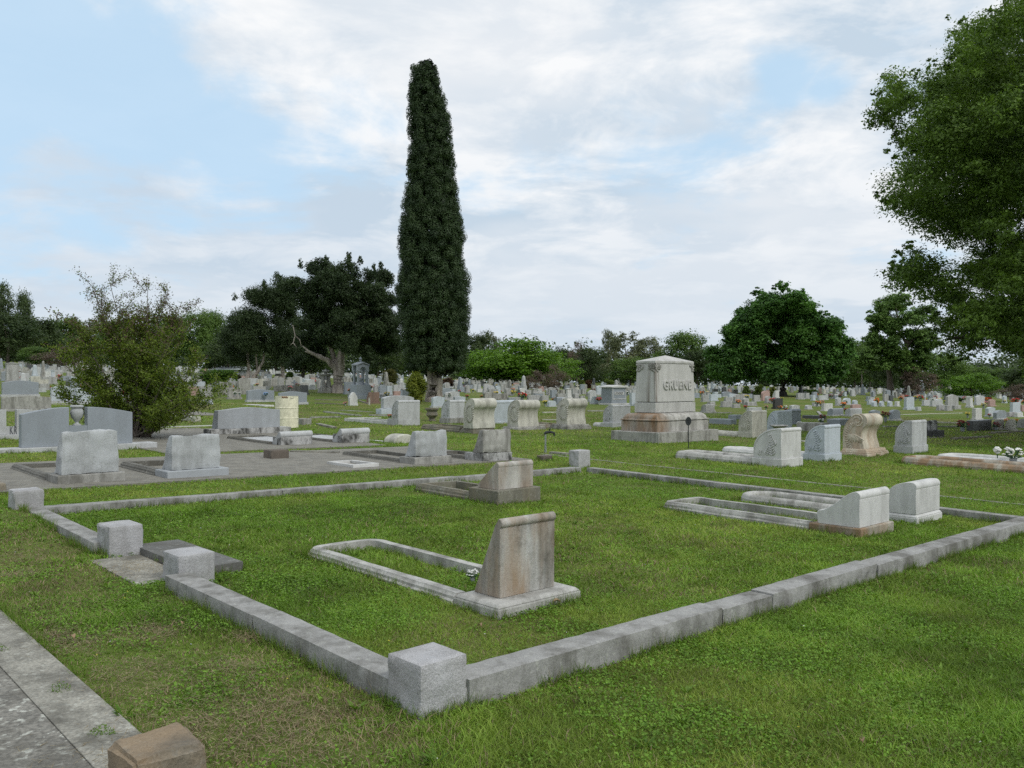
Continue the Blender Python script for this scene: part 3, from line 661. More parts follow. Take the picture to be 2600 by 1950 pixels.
def strip(p0,p1,w,h,mat,label,cat='kerb',name='edging_strip'):
    d=Vector((p1.x-p0.x,p1.y-p0.y)); L=d.length; d/=L; nrm=Vector((-d.y,d.x)); n=max(1,int(L/.5)); bm=bmesh.new(); rows=[]
    for i in range(n+1):
        x=p0.x+d.x*L*i/n; y=p0.y+d.y*L*i/n; wob=.01*noise.noise(Vector((x*2,y*2,0)))
        r_=[]
        for s,z in ((-w/2,-.08),(-w/2,h),(w/2,h),(w/2,-.08)):
            xx=x+nrm.x*(s+wob); yy=y+nrm.y*(s+wob); r_.append(bm.verts.new((xx-p0.x,yy-p0.y,gz(xx,yy)+(z+(wob*.6 if z>0 else 0))-p0.z)))
        rows.append(r_)
    for A,B in zip(rows,rows[1:]):
        for i in range(4): bm.faces.new((A[i],A[(i+1)%4],B[(i+1)%4],B[i]))
    bm.faces.new(rows[0]); bm.faces.new(rows[-1][::-1])
    o=fin(name,bm,MATS[mat],None,loc=p0,label=label); o['category']=cat
    m=(p0+p1)/2
    c=[(p0.x+nrm.x*w/2,p0.y+nrm.y*w/2),(p1.x+nrm.x*w/2,p1.y+nrm.y*w/2),(p1.x-nrm.x*w/2,p1.y-nrm.y*w/2),(p0.x-nrm.x*w/2,p0.y-nrm.y*w/2)]; POLY.append(c)
    return o
sp=unproj(1760,1194.5); strip(off(sp,0,4.2),off(sp,0,-8),.10,.012,'path_border','thin flush concrete edging strip in the grass behind the far right kerb')
SL=[('B',330,905,740,915,'path_border','pale kerb edge behind the dark brown block on the pad'),('A',1900,1000,2420,975,'path_border','thin pale edging along the back of the concrete pad'),('L3',360,785,820,812,'old_concrete','thin kerb in the grass left of the rock-faced serpentine headstone'),('L3',130,812,640,868,'old_concrete','low kerb running past the concrete block behind the barrel'),
('L3',760,860,1025,868,'old_concrete','short low kerb left of the grey rolled headstone'),('L3',-60,895,345,885,'old_concrete','raised kerb end right of the cream barrel'),('L3',480,895,920,890,'marble_pale','thin white edging left of the grey rolled headstone'),
('L3',0,640,470,648,'base_mossy','brown kerb in front of the forked cedar'),('L3',0,690,420,708,'base_mossy','low mossy kerb left of the white gothic headstone'),('L3',620,655,760,700,'base_mossy','short kerb right of the white gothic headstone'),
('L3',770,1212,1110,1243,'marble_pale','thin white edging right of the low rolled headstones'),('L4',985,712,1195,708,'cream_stone','tan kerb wall left of the scroll headstone nearest the monument'),
('L4',1615,690,1860,688,'old_concrete','grey kerb wall right of the scroll headstone nearest the monument'),('L4',985,805,1190,812,'marble_pale','thin pale edging between two scroll headstones'),
('L5',0,605,420,605,'old_concrete','low kerb wall behind the right corner of the monument'),('L6',480,515,1340,492,'cream_stone','thin pale path edging across the lawn at the right'),('L6',490,605,1290,640,'cream_stone','pale concrete strip behind the dark stone at the right'),
('L6',240,690,1270,690,'old_concrete','grey concrete strip between the tan scroll headstone and the dark stone'),('L6',840,850,1090,832,'base_mossy','thin edging in front of the dark low headstone'),('L6',1210,862,1730,830,'base_mossy','edging strip in the shaded grass at the right'),
('L6',1740,780,2400,740,'base_mossy','mossy kerb under the shade of the big oak'),('L2',0,1030,860,1000,'marble_pale','thin pale edging right of the leafy shrub'),('L2',0,1052,600,1045,'old_concrete','second thin edging right of the leafy shrub'),
('L2',760,540,1100,548,'old_concrete','thin kerb in front of the clipped hedge'),('L2',850,605,1100,610,'base_mossy','thin kerb by the blue and white flowers'),('L5',1410,1000,1500,1000,'marble_pale','thin white edging left of the bluish carved headstone'),
('L5',1640,585,1690,640,'old_concrete','dark kerb right of the plain bluish headstone'),('L1',720,705,1210,712,'old_concrete','thin kerb behind the urn headstone'),('B',560,665,700,697,'path_border','worn strip in the grass beside the cream barrel'),('C',400,915,540,928,'path_border','short pale strip beside the water pipe')]
for r_,x0,y0,x1,y1,m_,lab in SL:
    p0=G(r_,x0,y0); p1=G(r_,x1,y1)
    strip(p0,p1,.16,.06 if 'flush' not in lab and 'thin' not in lab else .025,m_,lab)
P,W,D,H=dims('L2',530,945,610,180,870); 
bm=bmesh.new(); box(bm,0,W,0,D,-.1,.18); o=fin('grave_slab',bm,MATS['cream_stone'],None,bevel=.02,loc=P,rotz=ROT,label='plain tan slab lying low in the grass right of the leafy shrub'); o['category']='grave slab'; foot(P,0,W,0,D)
# low vaults and slabs
def ledger(reg,cx,cy,xr,xl,yt,mat,label,fl=None):
    P,W,D,H=dims(reg,cx,cy,xr,xl,yt); bm=bmesh.new(); box(bm,0,W,0,min(D,3),-.1,max(.08,H)); o=fin('grave_slab',bm,MATS[mat],None,bevel=.02,loc=P,rotz=ROT,label=label); o['category']='grave slab'; foot(P,0,W,0,D); return P,W,D,H
ledger('L2',1500,735,1640,730,712,'marble_pale','long pale ledger slab between the shrub and the cream barrel')
ledger('L5',1700,870,1800,1340,745,'old_concrete','raised grey vault with a white flower bunch, behind the bluish carved headstones')
ledger('L5',1950,780,2110,1765,690,'blue_granite','long raised blue-grey vault left of the tan scroll headstone')
ledger('L5',1690,690,1760,1420,640,'dark_granite','dark slab behind the raised grey vault')
ledger('L5',420,765,500,110,690,'blue_granite','low rough blue-grey slab just right of the monument')
ledger('L5',500,690,590,380,630,'blue_granite','low grey slab with a rolled edge right of the monument')
ledger('L6',1500,745,1760,1400,600,'dark_granite','dark low granite wall in the shade between two red flower bunches')
# flat white frame on the pad
Pq=G('B',860,1033,.03); W=ustep(Pq,E1,q('B',1082,0)[0]); D=ustep(Pq,E2,q('B',632,0)[0])
bm=bmesh.new()
for (x0,x1,y0,y1) in ((0,W,0,.09),(0,W,D-.09,D),(0,.09,.09,D-.09),(W-.09,W,.09,D-.09)): hbox(bm,x0,x1,y0,y1,-.02,.09,cell=.05,amp=.012,rnd=.01,seed=x0+y0,keep=('top',))
o=fin('marble_border',bm,MATS['white_marble'],None,loc=Pq,rotz=ROT,smooth=True,label='small broken white marble frame lying flat on the concrete pad'); o['category']='grave kerb'
# rounded stone half sunk in the grass
P=G('L3',1110,1258); bm=bmesh.new(); W=ustep(P,E1,q('L3',1420,0)[0]); bm2=[(0,-.1)]+[(W/2-W/2*math.cos(a),.24*math.sin(a)**.8) for a in [math.pi*i/12 for i in range(1,12)]]+[(W,-.1)]
prism(bm,bm2,0,.5,'y'); o=fin('grave_slab',bm,MATS['cream_stone'],None,bevel=.03,loc=P,rotz=ROT,smooth=True,label='rounded pale stone sunk in the grass behind the third rock-faced headstone'); o['category']='grave slab'; foot(P,0,W,0,.5)
# ---- winged double headstone with urn
def winged(P,W,h,notch0,notch1,T,label,mat,bW0,bW1,bh,urn,txt=None,up=.14,panel=.45):
    t=thing('headstone',label,'headstone',P)
    bm=bmesh.new(); box(bm,-bW0,W+bW1,-.12,T+.12,-.12,bh); fin('base',bm,MATS['granite'],t,bevel=.012)
    def wing(x0,x1,hi0,hi1):
        pts=[(x0,bh),(x1,bh)]; n=8
        for i in range(n+1):
            s=1-i/n; x=x0+(x1-x0)*s; e=s if hi1>hi0 else 1-s
            lo=min(hi0,hi1); hh=max(hi0,hi1); pts.append((x,bh+lo+(hh-lo)*math.sin(e*math.pi/2)))
        bm=bmesh.new(); prism(bm,pts,0,T,'y'); fin('wing',bm,MATS[mat],t,bevel=.008)
    wing(0,notch0,h,h+up); wing(notch1,W,h+up,h)
    bm=bmesh.new(); box(bm,notch0-.002,notch1+.002,.012,T-.012,bh,bh+h*panel); fin('centre_panel',bm,MATS[mat],t)
    if txt: text(t,txt,h*panel*.5,((notch0+notch1)/2+.03,.008,bh+h*panel*.42),.004,'letter_dark')
    if urn:
        R_=(notch1-notch0)*.36; H_=(h+up)*(1-panel)+.12; z=bh+h*panel; bm=bmesh.new(); cx=(notch0+notch1)/2
        lathe(bm,[(R_*k,z+H_*s) for k,s in ((.62,0),(.62,.05),(.3,.1),(.28,.16),(.5,.26),(.85,.42),(1,.6),(.97,.72),(.8,.82),(.72,.86),(1.0,.9),(1.03,.95),(.9,1.0),(.7,.99),(.6,.9))],cx,T/2,28)
        o=fin('urn',bm,MATS['granite_rough'],None,loc=P,rotz=ROT,smooth=True,label='grey marble urn standing in the gap of the dark double headstone'); o['category']='urn'
    foot(P,-bW0,W+bW1,-.12,T+.12)
P,W,D,H=dims('A',182,905,1128,158,578)
def fr_(X): return ustep(off(P,0,0),E1,q('A',X,0)[0])
winged(P,W,H-.1,fr_(588),fr_(745),.22,'big dark grey double headstone with curved wings and an urn in the gap','blue_granite',.55,.5,.1,True,up=.13,panel=.62)
P=G('L1',-480,1205); W=ustep(P,E1,q('L1',640,0)[0]); fr2=lambda X: ustep(P,E1,q('L1',X,0)[0])
winged(P,W,ztop(q('L1',0,815)[1],P.y)-P.z-.1,fr2(90),fr2(235),.2,'pale grey double headstone lettered KR at the left edge, behind the big dark one','granite',.4,.3,.1,False,txt=None,up=.05,panel=.35)
kr=bpy.data.objects[-1]; tt=[o for o in bpy.data.objects if o.get('label','').startswith('pale grey double headstone lettered')][0]
hz=ztop(q('L1',0,1090)[1],P.y)-P.z
text(tt,'KR',.30,(ustep(P,E1,q('L1',188,0)[0]),.004,hz),.004,'letter_dark',width=ustep(P,E1,q('L1',238,0)[0])-ustep(P,E1,q('L1',136,0)[0]))
# granite centre stone
P,W,D,H1=dims('L2',750,1140,1880,640,1055); t=thing('headstone','wide grey granite headstone with a low wavy top in front of the cream barrel','headstone',P)
stonebase(t,W,D,H1,MATS['black_stained_marble'],True)
s=.25; Q=off(P,s,s); w=ustep(Q,E1,q('L2',1690,0)[0]); h=ztop(q('L2',0,790)[1],Q.y)-P.z-H1; dd=max(.3,D-2*s)
pts=[(0,0),(w,0),(w,h)]+[(w*(1-i/10),h+.08*math.sin(math.pi*i/10)**1.5) for i in range(1,10)]+[(0,h)]
bm=bmesh.new(); prism(bm,pts,0,.42,'y')
for v in bm.verts:
    if v.co.y>.3: v.co.y=.42 if v.co.z<.1 else .25
bm.transform(Matrix.Translation((s,.12,H1))); fin('upper_block',bm,MATS['granite_smooth'],t,bevel=.008); foot(P,0,W,0,D)
# ---- barrel
P=G('L2',1785,1030); rr=(1928-1608)/2/5.53*P.y/F; h=ztop(q('L2',0,587)[1],P.y)-P.z; P=P+Vector((0,rr*.7,0)); P.z=gz(P.x,P.y)
t=thing('barrel','cream painted steel barrel with a rusty spot on its rim','barrel',P,rotz=0)
pr=[(rr,-.02)]
for zc in (.0,):
    pass
prof=[(rr,0)]
for c in (.30,.635):
    prof+=[(rr,h*(c-.015)),(rr*1.025,h*(c-.006)),(rr*1.03,h*c),(rr*1.025,h*(c+.006)),(rr,h*(c+.015))]
prof+=[(rr,h*.985),(rr*1.015,h*.988),(rr*1.015,h),(rr*.97,h),(rr*.96,h*.4)]
bm=bmesh.new(); lathe(bm,prof,n=40); fin('drum',bm,MATS['cream_paint'],t,smooth=True)
bm=bmesh.new()
for i in range(9):
    a=math.radians(-98+i*3.2); blob(bm,Vector((rr*math.cos(a),rr*math.sin(a),h*.985-.012*(i%3))),.018,(1,1,1.4),None,6,4)
fin('rust_spot',bm,MATS['rust_iron'],t)
bm=bmesh.new(); 
for i in range(12):
    a=math.radians(-60+i*2); blob(bm,Vector((rr*1.001*math.cos(a),rr*1.001*math.sin(a),h*(.93+.004*abs(i-6)))),.007,(1,1,1),None,6,4)
fin('dent_mark',bm,MATS['iron_dark'],t)
# ---- stone urns
def urn(reg,xc,yb,xw0,xw1,yt,label,mat,shape):
    P=G(reg,xc,yb); rr=(xw1-xw0)/2/R[reg][2]*P.y/F; h=ztop(q(reg,0,yt)[1],P.y)-P.z; t=thing('urn',label,'urn',P,rotz=0)
    pf={'krater':((.62,0,),(.62,.06),(.45,.1),(.42,.2),(.6,.32),(.85,.45),(.8,.6),(.72,.7),(.85,.82),(1.0,.9),(1.0,1.0),(.9,1.0),(.6,.85)),
        'bowl':((.35,0),(.3,.1),(.22,.3),(.25,.6),(.5,.78),(.75,.88),(1.0,.93),(1.03,.97),(1.0,1.0),(.85,.99),(.5,.93))}[shape]
    bm=bmesh.new(); k=next(i for i,p in enumerate(pf) if p[1]>=.3)
    lathe(bm,[(rr*a,h*b) for a,b in pf[k:]],n=28); fin('bowl',bm,MATS[mat],t,smooth=True)
    bm=bmesh.new(); lathe(bm,[(rr*a,h*b-(0.05 if b==0 else 0)) for a,b in pf[:k+1]],n=28); fin('foot',bm,MATS[mat],t,smooth=True); return t
urn('L3',1642,935,1545,1738,752,'mossy stone urn vase standing between two rolled headstones','base_mossy','krater')
urn('L5',1095,985,975,1218,770,'wide dark stone bowl with a pale rim behind the acanthus headstone','black_stained_marble','bowl')
# ---- shrine with gable and finial
P,W,D,H=dims('L3',588,630,790,540,568); D=W*.8
t=thing('shrine_monument','tall grey open shrine monument with a pointed gable and finial','monument',P)
z=lambda y: ztop(q('L3',0,y)[1],P.y)-P.z
bm=bmesh.new(); box(bm,-.1,W+.1,-.1,D+.1,-.2,z(568)); fin('base',bm,MATS['blue_granite'],t,bevel=.02)
bm=bmesh.new(); box(bm,0,W,0,D,z(568),z(425),.02,.02); fin('pedestal',bm,MATS['blue_granite'],t,bevel=.02)
x0,x1=.12*W,.88*W; y0,y1=.12*D,.88*D; zb=z(425); ze=z(240)
for cx in (x0,x1-.3*W*.55):
    for cy in (y0,y1-.3*W*.55):
        bm=bmesh.new(); a=.3*W*.55; box(bm,cx-.03,cx+a+.03,cy-.03,cy+a+.03,zb,zb+.12,.02,.02); box(bm,cx+.02,cx+a-.02,cy+.02,cy+a-.02,zb+.12,ze); box(bm,cx-.02,cx+a+.02,cy-.02,cy+a+.02,ze,ze+.1); fin('pillar',bm,MATS['blue_granite'],t,bevel=.01)
bm=bmesh.new(); zt=z(118); n=8
for (fy0,fy1) in ((y0,y0+.16*D),(y1-.16*D,y1)):
    pts=[(x0-.04,ze+.1)]
    pts+=[(x0+.17*W+(x1-x0-.34*W)*(.5-.5*math.cos(math.pi*i/8)),ze+.1+.22*math.sin(math.pi*i/8)) for i in range(9)]
    pts+=[(x1+.04,ze+.1),(x1+.04,ze+.42),((x0+x1)/2+.12,zt-.12),((x0+x1)/2,zt),((x0+x1)/2-.12,zt-.12),(x0-.04,ze+.42)]
    prism(bm,pts,fy0,fy1,'y')
fin('gable',bm,MATS['blue_granite'],t,bevel=.01)
bm=bmesh.new(); m_=(x0+x1)/2
prism(bm,[(x0-.06,ze+.43),(m_,zt-.0),(x1+.06,ze+.43),(x1+.06,ze+.5),(m_,zt+.09),(x0-.06,ze+.5)],y0-.03,y1+.03,'y'); fin('roof',bm,MATS['blue_granite'],t)
zf=z(28); bm=bmesh.new(); hh=zf-zt
lathe(bm,[(.09,zt),(.05,zt+hh*.3),(.1,zt+hh*.42),(.04,zt+hh*.55),(.13,zt+hh*.7),(.05,zt+hh*.82),(.05,zt+hh*.9),(.01,zf)],m_,(y0+y1)/2,10); fin('finial',bm,MATS['blue_granite'],t,smooth=True)
bm=bmesh.new(); lathe(bm,[(.14,zb),(.12,zb+.15),(.06,zb+.2),(.16,zb+.36),(.16,zb+.46),(.05,zb+.5)],m_,(y0+y1)/2,12); fin('small_urn',bm,MATS['blue_granite'],t,smooth=True)
foot(P,0,W,0,D)
# ---- twin column urn monument under the cedar
P=G('L3',100,540); t=thing('column_monument','dark twin column monument topped by an urn, left of the cedar trunk','monument',P); z=lambda y: ztop(q('L3',0,y)[1],P.y)-P.z; W=ustep(P,E1,q('L3',255,0)[0])
bm=bmesh.new(); box(bm,-.1,W,-.1,W*.6,-.1,z(465),.03,.03); fin('base',bm,MATS['old_concrete'],t,bevel=.02)
for cx in (W*.25,W*.75): 
    bm=bmesh.new(); r_=W*.15; lathe(bm,[(r_*1.5,z(465)),(r_*1.45,z(440)),(r_*1.4,z(400)),(r_*.9,z(370)),(r_,z(320)),(r_*.9,z(310)),(r_*1.5,z(295))],cx,W*.3,16); fin('column',bm,MATS['old_concrete'],t,smooth=True)
bm=bmesh.new(); box(bm,-.05,W+.02,.0,W*.58,z(295),z(270)); fin('lintel',bm,MATS['old_concrete'],t,bevel=.02)
bm=bmesh.new(); r_=W*.22; lathe(bm,[(r_*.8,z(270)),(r_*.4,z(262)),(r_*1.4,z(235)),(r_*1.3,z(222)),(r_*.6,z(214)),(r_*.1,z(205))],W*.5,W*.3,16); fin('urn',bm,MATS['black_stained_marble'],t,smooth=True)
# ---- lettered monument behind the first row
P,W,D,H=dims('L4',1950,605,2212,1900,578); D=W*.6; t=thing('monument','dark fronted granite monument lettered SCHMIDT with a low gabled cap','monument',P)
z=lambda y: ztop(q('L4',0,y)[1],P.y)-P.z; 
bm=bmesh.new(); box(bm,-.02,W,-.02,D,-.1,z(578)); fin('base',bm,MATS['marble_pale'],t,bevel=.02)
w0=ustep(P,E1,q('L4',1968,0)[0]); w1=ustep(P,E1,q('L4',2180,0)[0])
bm=bmesh.new(); box(bm,w0,w1,.1,D-.1,z(578),z(352),.05,.02); fin('shaft',bm,MATS['blue_granite'],t,bevel=.01)
bm=bmesh.new(); prism(bm,[(w0-.08,z(355)),(w1+.08,z(355)),(w1+.08,z(340)),((w0+w1)/2,z(318)),(w0-.08,z(340))],0,D,'y'); fin('cap',bm,MATS['marble_pale'],t,bevel=.01)
bm=bmesh.new(); a=.05
for (b0,b1,c0,c1) in ((w0+.1,w0+.1+a,z(522),z(372)),(w1-.1-a,w1-.1,z(522),z(372)),(w0+.1+a,w1-.1-a,z(522),z(522)+a)): box(bm,b0,b1,.085,.14,c0,c1)
fin('frame_lines',bm,MATS['marble_pale'],t)
pm=(w0+w1)/2; bm=bmesh.new(); box(bm,pm-(w1-w0)*.31,pm+(w1-w0)*.31,.085,.15,z(455),z(415)); fin('name_panel',bm,MATS['pale_panel'],t)
text(t,'SCHMIDT',(z(420)-z(450))*1.25,(pm,.08,z(435)),.006,'letter_dark',width=(w1-w0)*.52); foot(P,0,W,0,D)
# ---------------------------------------------------------------- upright stones
TONE={'grey':('granite','grey'),'pale':('pale_weathered','pale'),'white':('white_marble','white'),'blue':('blue_granite','blue-grey'),'dark':('dark_granite','dark'),'pink':('pink_granite','pinkish'),'brown':('brown_stone','brown'),'old':('old_concrete','weathered'),'bpale':('blue_pale','bluish pale'),'cream':('cream_stone','cream'),'black':('black_stone','black')}
SHN={'flat':'flat-topped','serp':'wavy-topped','arch':'round-topped','peak':'peaked','slant':'slant-faced','bolster':'rolled','tall':'tall narrow','cross':'cross-shaped','obelisk':'obelisk-shaped','gothic':'pointed','low':'low block'}
def stone_parts(shape,w,h,T=.2,bf=.16):
    """(upper, base) bmeshes of one headstone, corner at the origin"""
    bh=min(.22,h*bf); u=bmesh.new(); b=bmesh.new()
    if shape in('slant','bolster'): T=max(T,.34)
    if shape=='obelisk': T=w
    if shape=='tall': T=max(.2,w*.5)
    e=.06 if shape not in('low','gothic') else .02
    box(b,-e,w+e,-e,T+e,-.1,bh)
    H=h-bh
    if shape=='flat' or shape=='low': box(u,0,w,0,T,bh,h)
    elif shape in('serp','arch','peak','gothic'):
        n=10; pts=[(0,bh),(w,bh)]
        for i in range(n+1):
            s=1-i/n; c=math.sin(math.pi*s)
            if shape=='serp': z=h-H*.13*(1-c**1.6)
            elif shape=='arch': z=h-H*.3*(1-math.sqrt(max(0,1-(2*s-1)**2)))
            elif shape=='peak': z=h-H*.18*abs(2*s-1)
            else: z=h-H*.5*abs(2*s-1)**1.7
            pts.append((w*s,z))
        prism(u,pts,0,T,'y')
    elif shape=='slant': prism(u,[(0,bh),(0,h),(T*.35,h),(T,bh+H*.3),(T,bh)],0,w)
    elif shape=='bolster':
        p=roll_profile(T,H,H*.2,.0,'convex',.35); prism(u,[(y,z+bh) for y,z in p],0,w)
    elif shape=='tall':
        box(u,0,w,0,T,bh,h*.93,.02,.02); prism(u,[(-.03,h*.93),(w+.03,h*.93),(w+.03,h*.96),(w/2,h),(-.03,h*.96)],-.03,T+.03,'y')
    elif shape=='cross':
        a=w*.3; prism(u,[(w/2-a/2,bh),(w/2+a/2,bh),(w/2+a/2,h*.62),(w,h*.62),(w,h*.78),(w/2+a/2,h*.78),(w/2+a/2,h),(w/2-a/2,h),(w/2-a/2,h*.78),(0,h*.78),(0,h*.62),(w/2-a/2,h*.62)],T*.3,T*.7,'y')
    elif shape=='obelisk':
        box(u,w*.1,w*.9,w*.1,w*.9,bh,h*.4); box(u,w*.18,w*.82,w*.18,w*.82,h*.4,h*.92,w*.12,w*.12)
        c=w/2; r=w*.2; v=[u.verts.new(p) for p in ((c-r,c-r,h*.92),(c+r,c-r,h*.92),(c+r,c+r,h*.92),(c-r,c+r,h*.92),(c,c,h))]
        for f in ((0,1,4),(1,2,4),(2,3,4),(3,0,4)): u.faces.new([v[i] for i in f])
    return u,b
AUTO=[]   # (object,u,depth,tone,shape) waiting for their labels
TAKEN=[]  # (x,y,r)
def upright(reg,xl,xr,yt,yb,shape='flat',tone='grey',label=None,T=.2,text_=None):
    P=G(reg,xl,yb); k=R[reg][2]
    TT=max(T,.34) if shape in('slant','bolster') else T
    side=min((xr-xl)/k*.4,F*TT*(.678+.735*((q(reg,xl,0)[0]-1300)/F))/P.y)
    u0=q(reg,xl,0)[0]+max(0,side); P=unproj(u0,q(reg,0,yb)[1]); w=ustep(P,E1,q(reg,xr,0)[0]); h=ztop(q(reg,0,yt)[1],P.y)-P.z
    w=max(.25,min(w,4)); h=max(.2,h)
    if shape=='obelisk': w=min(w,.9)
    t=thing('headstone',label,'headstone',P)
    a,b=stone_parts(shape,w,h,T); mat=TONE[tone][0]
    fin('upper_block',a,MATS[mat],t,bevel=.012,smooth=shape in('arch','bolster')); fin('base',b,MATS[mat if shape in('low','flat') and tone!='dark' else ('granite' if tone in('blue','bpale') else mat)],t,bevel=.01)
    if not label: AUTO.append((t,pu(P.x,P.y),P.y,TONE[tone][1],shape))
    foot(P,-.06,w+.06,-.06,TT+.06); TAKEN.append((P.x+E1.x*w/2,P.y+E1.y*w/2,w/2+.5)); return t,P,w,h
